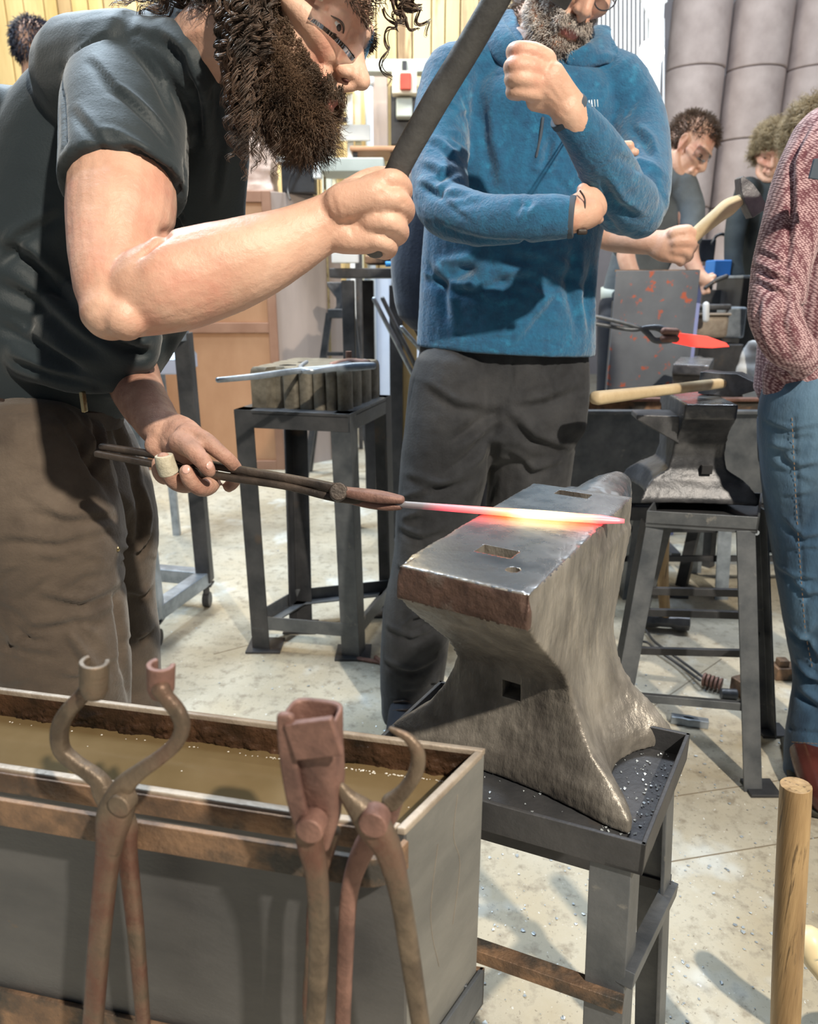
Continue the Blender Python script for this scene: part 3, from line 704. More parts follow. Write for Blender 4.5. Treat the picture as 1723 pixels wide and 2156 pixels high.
me_c = mkmesh('cutter', cut, (0,0,0), None, False); co = bpy.data.objects.new('cutter', me_c); C.objects.link(co)
bo = ab.modifiers.new('b','BOOLEAN'); bo.object = co; bo.operation = 'DIFFERENCE'; bo.solver = 'EXACT'
dg = bpy.context.evaluated_depsgraph_get(); newme = bpy.data.meshes.new_from_object(ab.evaluated_get(dg)); ab.modifiers.clear(); ab.data = newme
bpy.data.objects.remove(co)
for nm_, h_ in (('hardy_hole_lining', (.075,-.003,.0105,.0145)), ('hardy_hole_lining', (.255,.004,.0105,.016))): pass

# ------------------------------------------------------------------ anvil stand 1 (angle iron tray and splayed legs)
def leg_angle(st, top, foot, d1, d2, m, leg=.045, name='leg'):
    g = G(); g.angle(top, foot, d1, d2, leg, .005); obj(name, g, m, st, bevel=.001)
RS = Vector((.925,-.38,0)).normalized()
def AS(u,v,z): return A(u,.18,z)+RS*(v-.18)
s1 = thing('anvil_stand', 'dark angle iron stand carrying the large anvil with the glowing bar', 'stand', (.13,.70,0))
u0, u1, v0, v1 = -.03, .31, -.165, .165
u0, u1, v0, v1 = .066, .285, -.150, .180
tz = .622
def tray(st, Af, u0, u1, v0, v1, tz, m, hgt=.045, t=.005):
    for nm, a, b_, inn in (('tray_rail',(u0,v0),(u0,v1),(1,0)),('tray_rail',(u1,v0),(u1,v1),(-1,0)),('tray_rail',(u0,v0),(u1,v0),(0,1)),('tray_rail',(u0,v1),(u1,v1),(0,-1))):
        pa, pb = Af(a[0],a[1],tz), Af(b_[0],b_[1],tz); inward = Af(inn[0],inn[1],0)-Af(0,0,0)
        g = G(); g.angle(pa, pb, (0,0,1), inward, hgt, t); obj(nm, g, m, st, bevel=.001)
    g = G(); g.prism([Af(u0+.006,v0+.006,tz+.004),Af(u1-.006,v0+.006,tz+.004),Af(u1-.006,v1-.006,tz+.004),Af(u0+.006,v1-.006,tz+.004)], (0,0,.004)); return g
A1 = AS
g = tray(s1, A1, u0, u1, v0, v1, .552, MT['steel'], .038)
obj('tray_plate', g, MT['steel'], s1)
n_ = lambda u,v: (FW*u+RS*v)
sp = .035
feet = {}
for nm,(u,v,du,dv) in dict(a=(u0,v0,-1,-1),b=(u0,v1,-1,1),c=(u1,v1,1,1),d=(u1,v0,1,-1)).items():
    top = AS(u-du*.006, v-dv*.012, .552); ft = AS(u+du*sp*.9, v+dv*sp*.6, .0); feet[nm] = (top,ft)
    leg_angle(s1, top, ft, n_(-du,0), n_(0,-dv), MT['steel_grey'], .042)
    g = G(); g.box(ft+Vector((0,0,.003))-n_(du*.02,dv*.02), (.09,.09,.006)); obj('foot_plate', g, MT['steel'], s1)
def lp(k, z): a, b_ = feet[k]; return a+(b_-a)*((a.z-z)/a.z)
def rowof(p_):
    dx = p_.y*cos(TH)-(p_.z-CH)*sin(TH); u = p_.y*sin(TH)+(p_.z-CH)*cos(TH); return 1078-u/dx*FPX
def zat(k, row): return min((abs(rowof(lp(k,z/300*.55))-row), z/300*.55) for z in range(300))[1]
for (i,j,ra,rb,m_) in (('a','b',2075,2108,'rust'),('b','c',2060,1868,'steel_grey'),('d','c',1850,1862,'steel'),('a','d',2000,1850,'steel')):
    zi, zj = zat(i,ra) if i != 'a' else zat('b',rb if j=='b' else 2060), zat(j,rb); 
    if (i,j) == ('d','c'): zi = zj
    if (i,j) == ('a','d'): zj = zat('c',1868)
    g = G(); g.bar(lp(i,zi), lp(j,zj), .018, .018); obj('brace', g, MT[m_], s1, bevel=.001)
# scale and chips in the tray
rs = random.Random(5); g = G()
for k in range(260):
    u = rs.uniform(u0+.01,u1-.01); v = rs.choice([rs.uniform(.125,.176), rs.uniform(-.15,.17)]); r = rs.uniform(.0006,.0022); c = A(u,v,.5605)
    g.add([c+Vector((r*cos(t_)*rs.uniform(.6,1.3), r*sin(t_), rs.uniform(0,.002))) for t_ in (0,1.5,2.8,4.3)], [(0,1,2,3)])
tag(obj('tray_scale', g, MT['scale'], loc=A(0,0,.56)), 'bright scale chips lying in the tray under the large anvil', 'mill scale', kind='stuff')

# ------------------------------------------------------------------ hot bar and the tongs that hold it
zb = .8645
def B(px, py): return PH(px, py, zb)
b0 = B(848,1062); b1 = B(1315,1099); b1.z = .8655
bar = thing('hot_bar', 'tapered steel bar glowing red to yellow across the large anvil', 'bar', (b0+b1)/2)
dirb = (b1-b0).normalized(); nb = dirb.cross(Vector((0,0,1))).normalized(); L0 = (b1-b0).length
prof = [(-.06,.0035),(0,.0042),(.15,.005),(.32,.0065),(.45,.0085),(.55,.0115),(.66,.0125),(.80,.0105),(.90,.0078),(.97,.005),(1,.0022)]
R = []
for t, w_ in prof:
    c = b0.lerp(b1, t); hh = .0042 if t < .9 else .0042*(1.15-(t-.9)*6)
    hh = max(hh,.0016)
    R.append([c+nb*(w_*cos(k*pi/8))+Vector((0,0,1))*(hh*sin(k*pi/8)) for k in range(16)])
g = G(); g.loft(R)
org = (b0+b1)/2
glow = ramp_emit('glowing_steel', tuple(b0-org), tuple(b1-org), [(0,(.004,.003,.003)),(.12,(.02,.006,.008)),(.24,(.35,.02,.04)),(.40,(.95,.06,.05)),(.52,(1,.22,.05)),(.60,(1,.72,.30)),(.74,(1,.62,.22)),(.84,(1,.24,.09)),(.93,(.9,.05,.05)),(1,(.75,.03,.05))], 3.2)
obj('bar_blank', g, glow, bar, smooth=True)
tn = thing('tongs', 'long dark flat jaw tongs in the smith\'s hand gripping the glowing bar', 'tongs', P(460,1000,.9))
YT = lambda px: .845+(850-px)*.00014
def T(px, py, dy=0): return P(px, py, YT(px)+dy)
g = G(); g.tube([T(205,955),T(330,978),T(470,1003),T(600,1022),T(690,1043),T(730,1046),T(790,1052)], [.0052,.0056,.0058,.0060,.0065,.009,.008], n=12, side=(0,0,1), sq=4, dr=.8); obj('lower_rein', g, MT['tong_dark'], tn, smooth=True)
g = G(); g.tube([T(215,940,.006),T(330,958,.006),T(480,985,.004),T(600,1006,.004),T(700,1026,0),T(740,1040,0),T(790,1046,-.002)], [.0052,.0056,.0060,.0062,.0065,.009,.008], n=12, side=(0,0,1), sq=4, dr=.8); obj('upper_rein', g, MT['tong_dark'], tn, smooth=True)
g = G(); g.tube([T(700,1030,-.008),T(745,1038,-.010),T(800,1046,-.008),T(845,1052,-.004)], [.006,.010,.0115,.0075], n=14, side=(0,0,1), sq=3, dr=.6); obj('upper_jaw', g, MT['tong_red'], tn, smooth=True)
g = G(); g.tube([T(715,1046,.006),T(770,1058,.0),T(815,1064,-.002),T(842,1066,-.002)], [.007,.009,.0095,.007], n=14, side=(0,0,1), sq=3, dr=.6); obj('lower_jaw', g, MT['tong_red'], tn, smooth=True)
g = G(); g.cyl(T(713,1035,-.022), T(713,1040,.02), .0115, n=14); obj('rivet', g, MT['tong_dark'], tn, bevel=.002)

# ------------------------------------------------------------------ quench tub 1
ZT = .72
e1 = PH(1020,1577,ZT); e0 = PH(0,1448,ZT); dT = (e0-e1).normalized(); e2 = PH(850,1745,ZT)
nT = (e2-e1); wT = nT.length; nT.normalize()          # towards the camera
LT = .80
def Q(a, b_, z): return e1 + dT*a + nT*b_ + Vector((0,0,z-ZT))    # a along length (left), b towards camera
tb = thing('quench_tub', 'long grey steel quench tub of brown water with tongs hung on its rim', 'tub', Q(.3,.06,.0))
t_ = .004; zb0 = .40
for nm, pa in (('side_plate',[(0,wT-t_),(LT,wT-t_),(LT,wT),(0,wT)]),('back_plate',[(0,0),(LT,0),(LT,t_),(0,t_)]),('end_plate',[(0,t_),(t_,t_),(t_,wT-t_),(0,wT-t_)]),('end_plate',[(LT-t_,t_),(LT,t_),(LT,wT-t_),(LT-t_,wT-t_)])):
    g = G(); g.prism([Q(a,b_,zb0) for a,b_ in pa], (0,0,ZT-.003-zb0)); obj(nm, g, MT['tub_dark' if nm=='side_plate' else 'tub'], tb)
g = G(); g.prism([Q(0,0,zb0),Q(LT,0,zb0),Q(LT,wT,zb0),Q(0,wT,zb0)], (0,0,.004)); obj('bottom_plate', g, MT['steel'], tb)
for nm,pa in (('rim',[(-.001,-.001),(LT,-.001),(LT,.0055),(-.001,.0055)]),('rim',[(-.002,.0055),(.0055,.0055),(.0055,wT+.001),(-.002,wT+.001)]),('rim',[(.0055,wT-.006),(LT,wT-.006),(LT,wT+.002),(.0055,wT+.002)])):
    g = G(); g.prism([Q(a,b_,ZT-.006) for a,b_ in pa], (0,0,.007)); obj('rim', g, MT['rim'], tb, bevel=.0015)
# scorched inside faces
NX, NZ = 420, 34; vs = []; fs = []
for i in range(NX+1):
    for j in range(NZ+1):
        a = LT*i/NX; z = ZT-.07+.066*j/NZ
        vs.append(Q(a, .0045, z))
_A = np.array([tuple(q) for q in vs]); _n = np.clip(noise3(_A,28,3)+.6*noise3(_A,75,5)+.5*noise3(_A,160,6)+.25,0,2)
vs = [q+nT*float(.001+.0095*_n[k]*(1-(k%(NZ+1))/NZ)**.6) for k,q in enumerate(vs)]
for i in range(NX):
    for j in range(NZ): k = i*(NZ+1)+j; fs.append((k,k+1,k+NZ+2,k+NZ+1))
g = G().add(vs,fs); obj('crusted_lining', g, MT['tub_in'], tb, smooth=True)
g = G(); g.prism([Q(.0045,.006,ZT-.06),Q(.0045,wT-.005,ZT-.06),Q(.006,wT-.005,ZT-.06),Q(.006,.006,ZT-.06)], (0,0,.052)); obj('crusted_lining', g, MT['tub_in'], tb)
zw = ZT-.030
g = G(); g.prism([Q(.004,.005,zb0+.01),Q(LT-.005,.005,zb0+.01),Q(LT-.005,wT-.004,zb0+.01),Q(.004,wT-.004,zb0+.01)], (0,0,zw-zb0-.01)); wt = obj('water', g, MT['water'], tb)
rs = random.Random(2); g = G()
for k in range(150):
    a = rs.uniform(.02,LT-.03); bb = .014+abs(rs.gauss(0,.0016)); r = rs.uniform(.0004,.0010); a = a if rs.random()<.4 else rs.gauss(.1,.06)%LT
    if k > 140: bb = rs.uniform(.015,wT-.01); r *= .8
    g.ell(Q(a,bb,zw), (r*rs.uniform(1,1.6),r,r*.5), n=6, m=4)
obj('foam_bubbles', g, MT['foam'], tb, smooth=True, kind='stuff')
# rack bar along the near side with a rounded end; tongs hang from it
def strip(pts, h, t, name, m, zc, root):
    P3 = [Vector(p_) for p_ in pts]; vsL = []; 
    for i, p_ in enumerate(P3):
        tt = (P3[min(i+1,len(P3)-1)]-P3[max(i-1,0)]).normalized(); nn = Vector((tt.y,-tt.x,0))
        vsL.append([p_+nn*(t/2)+Vector((0,0,zc-h/2)), p_-nn*(t/2)+Vector((0,0,zc-h/2)), p_-nn*(t/2)+Vector((0,0,zc+h/2)), p_+nn*(t/2)+Vector((0,0,zc+h/2))])
    g = G(); g.loft(vsL); return obj(name, g, m, root, bevel=.001)
fl0 = lambda a,b_: Vector((Q(a,b_,0).x, Q(a,b_,0).y, 0))
rk = [fl0(LT-k*.05,wT+.034) for k in range(0,int(LT/.05))]+[fl0(.03,wT+.034)]
rc = .017
rk += [fl0(.010-rc*sin(a)*1.0, wT+.034-rc+rc*cos(a)) for a in [k*pi/16 for k in range(0,9)]]
rk += [fl0(-.007,wT+.008)]
strip(rk, .026, .005, 'rack_bar', MT['rust'], ZT-.016, tb)
strip([fl0(LT,wT+.003),fl0(.02,wT+.003)], .020, .004, 'upper_band', MT['rust'], ZT-.012, tb)
# tub support frame: angle iron collar and legs
for (a,b_,a2,b2) in ((-.006,wT+.006,LT,wT+.006),(-.006,-.006,-.006,wT+.006),(-.006,-.006,LT,-.006)):
    g = G(); g.angle(Q(a,b_,.408), Q(a2,b2,.408), (0,0,1), n_(0,0)+(nT*-1 if b_==b2 and b_>0 else nT if b_==b2 else dT), .05, .005); obj('frame_rail', g, MT['rust' if b_==b2 else 'steel_grey'], tb, bevel=.001)
for a in (.02,LT-.05):
    for b_ in (.01,wT-.01): g = G(); g.bar(Q(a,b_,.46), Q(a,b_,0), .03,.03); obj('leg', g, MT['steel_grey'], tb, bevel=.001)
# chalk scratches on the end plate
g = G()
for pl in ([(.0,.045,.70),(0,.05,.66),(0,.038,.62),(0,.048,.56)],[(0,.075,.67),(0,.085,.60),(0,.07,.53)]):
    g.tube([Q(-.0003,q[1],q[2]) for q in pl], .00022, n=4, sub=4)
obj('chalk_mark', g, MT['rim'], tb)

# ------------------------------------------------------------------ tongs hanging on the tub
nT = Vector((dT.y,-dT.x,0)) if Vector((dT.y,-dT.x,0)).y < 0 else Vector((-dT.y,dT.x,0))
def TQ(px, py, off): # point on the vertical plane parallel to the tub at offset b=wT+off
    r = ray(px,py); n = Vector((dT.y,-dT.x,0)); 
    if n.dot(nT) < 0: n = -n
    p0 = e1 + n*(wT*n.dot(nT)+off); t = (p0-Vector((0,0,CH))).dot(n)/r.dot(n); return Vector((0,0,CH))+r*t
def TC(spec, off, **kw):
    pts = [TQ(a[0],a[1],off+(a[3] if len(a)>3 else 0)) for a in spec]; rad = [a[2]*depth(p_)/FPX for a,p_ in zip(spec,pts)]
    return pts, rad
def member(name, spec, off, m, root, sq=3.2, dr=.8, n=14):
    pts, rad = TC(spec, off); g = G(); g.tube(pts, rad, n=n, side=nT, sq=sq, dr=dr, sub=5); return obj(name, g, m, root, smooth=True)
def half_jaw(name, cx, cy0, cy1, rpx, off, m, root, a0, a1, wall=.2, lean=0):
    # half-pipe jaw: arc section swept vertically
    top = TQ(cx+lean, cy0, off); bot = TQ(cx, cy1, off); r = rpx*depth(top)/FPX; ax = (top-bot).normalized()
    s_ = nT.cross(ax).normalized(); f_ = ax.cross(s_)
    if f_.dot(nT) < 0: f_ = -f_
    if s_.x < 0: s_ = -s_
    K = 18; R = []
    for c, rr in ((bot,.72),(bot.lerp(top,.25),.95),(top,1.0)):
        out = [c+s_*(r*rr*cos(a))+f_*(r*rr*sin(a)) for a in [a0+(a1-a0)*k/K for k in range(K+1)]]
        inn = [c+s_*(r*rr*(1-wall)*cos(a))+f_*(r*rr*(1-wall)*sin(a)) for a in [a1+(a0-a1)*k/K for k in range(K+1)]]
        R.append(out+inn)
    g = G(); g.loft(R); return obj(name, g, m, root, bevel=.001)
# set 1: wolf-jaw bolt tongs at the left
o1 = .050
t1 = thing('bolt_tongs', 'open mouthed bolt tongs with two round bit ends hanging at the left of the tub', 'tongs', TQ(240,1715,o1), 'tongs hanging on the quench tub')
member('rein', [(308,2260,14),(302,2156,14),(285,1950,17),(268,1800,20),(258,1730,27),(222,1670,24),(205,1640,19),(160,1607,17),(130,1578,18),(126,1535,18),(143,1498,17),(176,1462,17),(192,1440,18)], o1-.018, MT['tong'], t1)
member('rein', [(185,2260,20),(196,2156,20),(212,1950,22),(228,1800,25),(243,1715,36),(258,1660,25),(290,1628,18),(335,1596,16),(370,1565,16),(384,1530,16),(374,1498,17),(350,1468,17),(338,1450,19)], o1, MT['tong'], t1)
half_jaw('bit', 199, 1392, 1466, 31, o1-.012, MT['tong'], t1, radians(-50), radians(215), .36)
half_jaw('bit', 339, 1398, 1466, 30, o1-.008, MT['tong_red'], t1, radians(-35), radians(225), .40)
g = G(); c = TQ(250,1698,o1+.010); g.cyl(c-nT*.012, c+nT*.001, .0088, n=18); obj('rivet', g, MT['tong'], t1, bevel=.0015)
# set 2: box jaw tongs
t2 = thing('box_tongs', 'reddish box jaw tongs standing tallest near the tub corner', 'tongs', TQ(660,1740,o1), 'tongs hanging on the quench tub')
c2 = [(652,1500),(720,1500)]
def boxjaw():
    r = []
    for (cx,cy,wx,dd,off) in ((668,1780,28,.006,0),(676,1720,40,.009,0),(672,1640,52,.013,0),(660,1570,58,.017,0),(656,1502,60,.019,0)):
        c = TQ(cx,cy,o1+off); r_ = wx*depth(c)/FPX; rr2 = []
        for k in range(28):
            a = 2*pi*k/28; e_ = .5
            rr2.append(c - dT*(r_*math.copysign(abs(cos(a))**e_,cos(a))) + nT*(dd*math.copysign(abs(sin(a))**e_,sin(a))))
        r.append(rr2)
    rin = []
    for (cx,cy,wx,dd) in ((656,1503,50,.015),(658,1560,46,.012)):
        c = TQ(cx,cy,o1); r_ = wx*depth(c)/FPX; rin.append([c - dT*(r_*math.copysign(abs(cos(2*pi*k/28))**.5,cos(2*pi*k/28))) + nT*(dd*math.copysign(abs(sin(2*pi*k/28))**.5,sin(2*pi*k/28))) for k in range(28)])
    g = G(); g.loft(r+rin, cap=True); return g
obj('box_jaw', boxjaw(), MT['tong_red'], t2, smooth=False, bevel=.0015)
member('flat_jaw', [(650,1760,20,.006),(628,1700,20,.008),(612,1620,20,.010),(604,1540,20,.012),(602,1508,19,.012)], o1+.008, MT['tong_red'], t2, sq=4, dr=.5)
g = G(); a_ = TQ(612,1560,o1+.022); b_ = TQ(712,1548,o1+.022); g.bar(a_, b_, .006, .026, up=(0,0,1)); obj('clip_band', g, MT['tong_red'], t2, bevel=.0015)
member('rein', [(650,2280,20),(664,2156,20),(672,2000,21),(668,1850,23),(652,1770,27),(652,1720,26)], o1+.012, MT['tong'], t2)
member('rein', [(712,2280,14),(655,2156,14),(658,2000,14),(664,1880,14),(690,1790,16),(700,1750,18)], o1-.018, MT['tong'], t2)
g = G(); c = TQ(652,1748,o1+.0225); g.cyl(c-nT*.012, c+nT*.002, .0095, n=18); obj('rivet', g, MT['tong_red'], t2, bevel=.0015)
# set 3: hook jaw tongs
t3 = thing('hook_tongs', 'curved hook jaw tongs hanging over the rounded end of the rack bar', 'tongs', TQ(795,1740,o1), 'tongs hanging on the quench tub')
member('rein', [(910,2280,17),(886,2156,19),(862,2000,21),(842,1880,22),(818,1790,28),(788,1740,34),(760,1705,27),(735,1680,17),(718,1656,10)], o1+.004, MT['tong'], t3)
member('rein', [(716,2280,15),(722,2156,16),(728,2000,17),(738,1870,19),(770,1780,24),(812,1722,24),(826,1695,20),(838,1676,17)], o1-.02, MT['tong_red'], t3)
member('hook', [(822,1690,20,0),(850,1665,16,0),(876,1625,16,0),(880,1585,15,0),(862,1556,11,0),(838,1542,8,0),(822,1534,5,0)], o1-.018, MT['tong'], t3, sq=2.4)
g = G(); c = TQ(785,1738,o1+.0145); g.cyl(c-nT*.012, c+nT*.001, .0098, n=18); obj('rivet', g, MT['tong_red'], t3, bevel=.0015)
#t4 = thing('spare_tongs', 'plain tongs hanging beyond the left end of the tub face', 'tongs', TQ(-60,1700,o1), 'tongs hanging on the quench tub')

# ------------------------------------------------------------------ second anvil on stand
def stand2():
    top = dict(fl=PH(1362,1078,.63), fr=PH(1600,1092,.63), br=PH(1606,1040,.63), bl=PH(1392,1036,.63))
    st = thing('anvil_stand', 'tall grey angle iron stand with ladder like bars under the middle anvil', 'stand', (.72,1.6,0))
    ft = dict(fl=Vector((.46,1.46,0)), fr=PH(1606,1668,0), br=PH(1628,1545,0)+Vector((0,.02,0)), bl=Vector((.58,1.82,0)))
    cen = (top['fl']+top['br'])/2
    for a,b_ in (('fl','fr'),('fr','br'),('br','bl'),('bl','fl')):
        g = G(); pa, pb = top[a], top[b_]; inw = Vector((cen.x-(pa.x+pb.x)/2, cen.y-(pa.y+pb.y)/2, 0))
        g.angle(pa-Vector((0,0,.035)), pb-Vector((0,0,.035)), (0,0,1), inw, .038, .005); obj('tray_rail', g, MT['steel_grey'], st, bevel=.001)
    g = G(); g.prism([top[k]-Vector((0,0,.029)) for k in ('fl','fr','br','bl')], (0,0,.004)); obj('tray_plate', g, MT['steel'], st)
    for k in top:
        sx = 1 if k[1]=='l' else -1; sy = 1 if k[0]=='f' else -1
        g = G(); g.angle(top[k]+Vector((sx*.003,sy*.003,-.03)), ft[k], (sx,0,0), (0,sy,0), .042, .005); obj('leg', g, MT['steel_grey'], st, bevel=.001)
        g = G(); g.box(ft[k]+Vector((sx*.0,sy*.01,.004)), (.07,.06,.008)); obj('foot_plate', g, MT['steel'], st, bevel=.001)
    L = lambda k,z: top[k]+(ft[k]-top[k])*((top[k].z-z)/top[k].z)
    def byy(k, py):  # height on leg k where photo row = py
        best = min((abs(rowof(L(k,z/200*.63))-py), z/200*.63) for z in range(200)); return best[1]
    for (a,b_,ra,rb,m_) in (('fl','fr',1468,1492,'steel_grey'),('bl','br',1366,1380,'steel'),('bl','br',1285,1300,'steel'),('bl','br',1240,1252,'steel'),('fr','br',1380,1340,'steel'),('fl','bl',1400,1340,'steel')):
        za, zb_ = byy(a,ra), byy(b_,rb); g = G(); g.bar(L(a,za)+Vector((.02 if a[1]=='l' else -.02,.01 if a[0]=='f' else -.01,0)), L(b_,zb_)+Vector((.02 if b_[1]=='l' else -.02,.01,0)), .012, .020); obj('ladder_bar', g, MT[m_], st, bevel=.001)
    g = G(); c = P(1575,1119,1.53); g.cyl(c, c+Vector((.0,-.01,0)), .006, n=10); g.cyl(c+Vector((.016,0,0)), c+Vector((.016,-.01,0)), .006, n=10); obj('bolt', g, MT['steel_blue'], st)
    return top
def rowof(p_):
    dx = p_.y*cos(TH)-(p_.z-CH)*sin(TH); u = p_.y*sin(TH)+(p_.z-CH)*cos(TH); return 1078-u/dx*FPX
top2 = stand2()
F2, R2 = rot2((.10,.995))
def small_anvil(name, label, org, F_, R_, w2, hgt, L_, horn, dark, base_v=.118, foot_h=.06, waistv=None):
    t = thing(name, label, 'anvil', org-Vector((0,0,hgt)))
    def AA(u,v,z): return org+F_*u+R_*v+Vector((0,0,z))
    def ring(z,u0,u1,v,au,av,n=12):
        cs = [(u0,-v),(u1,-v),(u1,v),(u0,v)]; o = []
        for i in range(4):
            a,b_ = cs[i],cs[(i+1)%4]; ar = av if i in (0,2) else au; nx,ny = ((0,1),(-1,0),(0,-1),(1,0))[i]
            for k in range(n):
                q = k/n; s_ = 1-(2*q-1)**2
                o.append(AA(a[0]+(b_[0]-a[0])*q+nx*s_*ar, a[1]+(b_[1]-a[1])*q+ny*s_*ar, z))
        return o
    h = -hgt; wv = waistv or w2*.94
    rows = [(h,.0,.24,base_v,.012,.03),(h+.012,.0,.24,base_v,.012,.03),(h*.86,.012,.228,base_v*.93,.012,.028),(h*.78,.03,.21,base_v*.80,.008,.016),(h*.68,.045,.195,wv*1.12,.003,.006),(h*.55,.05,.19,wv,0,0),(h*.42,.045,.2,wv*.98,0,0),(h*.28,.028,.22,w2*.97,0,0),(h*.16,.004,L_-.02,w2,0,0),(-.035,.0,L_,w2,0,0)]
    g = G(); g.loft([ring(*r) for r in rows])
    g.prism([AA(-.002,-w2,-.036),AA(L_,-w2,-.036),AA(L_,w2,-.036),AA(-.002,w2,-.036)], (0,0,.036))
    if horn:
        g.tube([AA(L_-.02,0,-.045),AA(L_+.06,0,-.04),AA(L_+.13,0,-.03),AA(L_+.17,0,-.022)], [.045,.04,.025,.012], n=20)
    b = bake(g,.004,2); b['d'] = .0008*noise3(b['v'],20,1)
    o = finish(b,'anvil_body',MT['anvil_dark'],t); o.data.materials.append(MT['anvil_face'])
    nn = np.array([p_.normal.z for p_ in o.data.polygons]); cz = np.array([p_.center.z for p_ in o.data.polygons])+wloc(t).z
    o.data.polygons.foreach_set('material_index', ((nn>.6)&(cz>org.z-.006)).astype(np.int32))
    return t, AA
oa = (PH(1442,850,.865)+PH(1558,853,.865))/2
t, AA = small_anvil('anvil', 'dark double sided anvil with a wooden handled hammer lying on top', oa, F2, R2, .057, .235, .24, False, True, base_v=.134, waistv=.060)
# side shelf (upsetting wing) at left
g = G(); g.prism([AA(.05,-.145,-.038),AA(.12,-.145,-.038),AA(.12,-.05,-.085),AA(.05,-.05,-.085)], (0,0,.001)); 
g = G(); g.loft([[AA(.05,-.15,-.034),AA(.12,-.15,-.034),AA(.12,-.15,-.046),AA(.05,-.15,-.046)],[AA(.04,-.05,-.034),AA(.13,-.05,-.034),AA(.13,-.05,-.10),AA(.04,-.05,-.10)]])
obj('side_table', g, MT['anvil_dark'], t, bevel=.003)
g = G(); g.prism([AA(.032,.006,-.168),AA(.032,.030,-.168),AA(.032,.030,-.148),AA(.032,.006,-.148)], F2*.012); obj('handling_hole', g, MT['black'], t)

# hammer lying on the second anvil
def hammer(name, label, butt, neck, headc, hd, hn, m_h, r0, r1, hl, hw, cross=True, headm='anvil_dark'):
    t = thing(name, label, 'hammer', butt.lerp(headc,.5))
    ax = (neck-butt).normalized(); g = G()
    pts = [butt, butt.lerp(neck,.12), butt.lerp(neck,.45), butt.lerp(neck,.8), neck]
    g.tube(pts, [r0*1.05,r0,r0*.86,r1*1.1,r1], n=18, dr=.82, side=hn, sq=2.6); obj('handle', g, MT[m_h], t, smooth=True)
    a = headc-hd*(hl/2); b_ = headc+hd*(hl/2); s_ = hd.cross(hn).normalized()
    def sq_(c, w_, h_): return [c+s_*(i*w_)+hn*(j*h_) for i,j in ((-1,-1),(-1,1),(1,1),(1,-1))]
    g = G(); g.loft([sq_(a,hw*.95,hw*.95), sq_(a.lerp(b_,.08),hw,hw), sq_(a.lerp(b_,.3),hw*.95,hw*.95), sq_(a.lerp(b_,.62),hw,hw), sq_(a.lerp(b_,1.0),hw*(1 if cross else .95),hw*(.22 if cross else .95))])
    obj('hammer_head', g, MT[headm], t, bevel=.002); return t
hb = P(1262,836,1.60); hn_ = P(1520,806,1.76)
hb.z = max(hb.z,.88)
hammer('hammer', 'wooden handled hammer lying across the middle anvil', PH(1258,838,.897), PH(1528,806,.896), PH(1540,808,.894), Vector((.80,-.60,0)).normalized(), Vector((0,0,1)), 'wood_pale', .0165, .0135, .135, .027)

# third anvil beyond the second tub, and its stand
oa3 = PH(1456,768,.848)
F3, R3 = rot2((.42,.91))
t, A3 = small_anvil('anvil', 'far anvil beneath the red hot knife blank', oa3, F3, R3, .062, .22, .30, True, True, base_v=.11)
st = thing('anvil_stand', 'dark stand under the far anvil, mostly hidden by the second tub', 'stand', (oa3.x,oa3.y,0))
g = G(); g.prism([A3(0,-.13,-.224-.03),A3(.26,-.13,-.254),A3(.26,.13,-.254),A3(0,.13,-.254)], (0,0,.03)); obj('tray_plate', g, MT['steel'], st, bevel=.002)
for u in (0.02,.24):
    for v in (-.11,.11): q = A3(u,v,-.25); g = G(); g.bar(q, Vector((q.x+(u-.13)*.4, q.y+v*.3, 0)), .04,.04); obj('leg', g, MT['steel'], st, bevel=.001)

# ------------------------------------------------------------------ second tub
z2 = .70; a0 = PH(1195,866,z2); a1 = PH(1640,868,z2); a0.y = a1.y = (a0.y+a1.y)/2; y2 = a0.y; xL = P(1192,866,y2).x; xR = P(1640,866,y2).x+.35
zb_ = P(1400,1062,y2).z; dp_ = .27
tb2 = thing('quench_tub', 'second dark steel tub behind the middle anvil with rusty inner rim', 'tub', ((xL+xR)/2,y2+.2,0))
for (x_a,x_b,y_a,y_b,nm) in ((xL,xR,y2,y2+.005,'side_plate'),(xL,xR,y2+dp_,y2+dp_+.005,'back_plate'),(xL,xL+.005,y2+.005,y2+dp_,'end_plate'),(xR-.005,xR,y2+.005,y2+dp_,'end_plate')):
    g = G(); g.box(((x_a+x_b)/2,(y_a+y_b)/2,(zb_+z2)/2), (x_b-x_a,y_b-y_a,z2-zb_)); obj(nm, g, MT['steel_grey'] if nm!='back_plate' else MT['rust'], tb2)
for (x_a,x_b,y_a,y_b,m_) in ((xL-.01,xR,y2-.03,y2+.004,'steel_grey'),(xL,xR,y2+dp_-.02,y2+dp_+.02,'tong_red')):
    g = G(); g.box(((x_a+x_b)/2,(y_a+y_b)/2,z2+.002), (x_b-x_a,y_b-y_a,.012)); obj('rim', g, MT[m_], tb2, bevel=.002)
g = G(); g.box(((xL+xR)/2,y2+dp_/2,z2-.05), (xR-xL-.01,dp_-.01,.004)); obj('water', g, MT['water'], tb2)
g = G(); g.box(((xL+xR)/2,y2-.005,zb_-.03), (xR-xL,.03,.05)); obj('frame_rail', g, MT['steel'], tb2, bevel=.002)
g = G(); g.box(((xL+xR)/2,y2+dp_/2,zb_), (xR-xL,dp_,.01)); obj('bottom_plate', g, MT['steel'], tb2)
xs = [xL+.03, P(1335,1100,y2).x, P(1540,1100,y2).x, xR-.03]
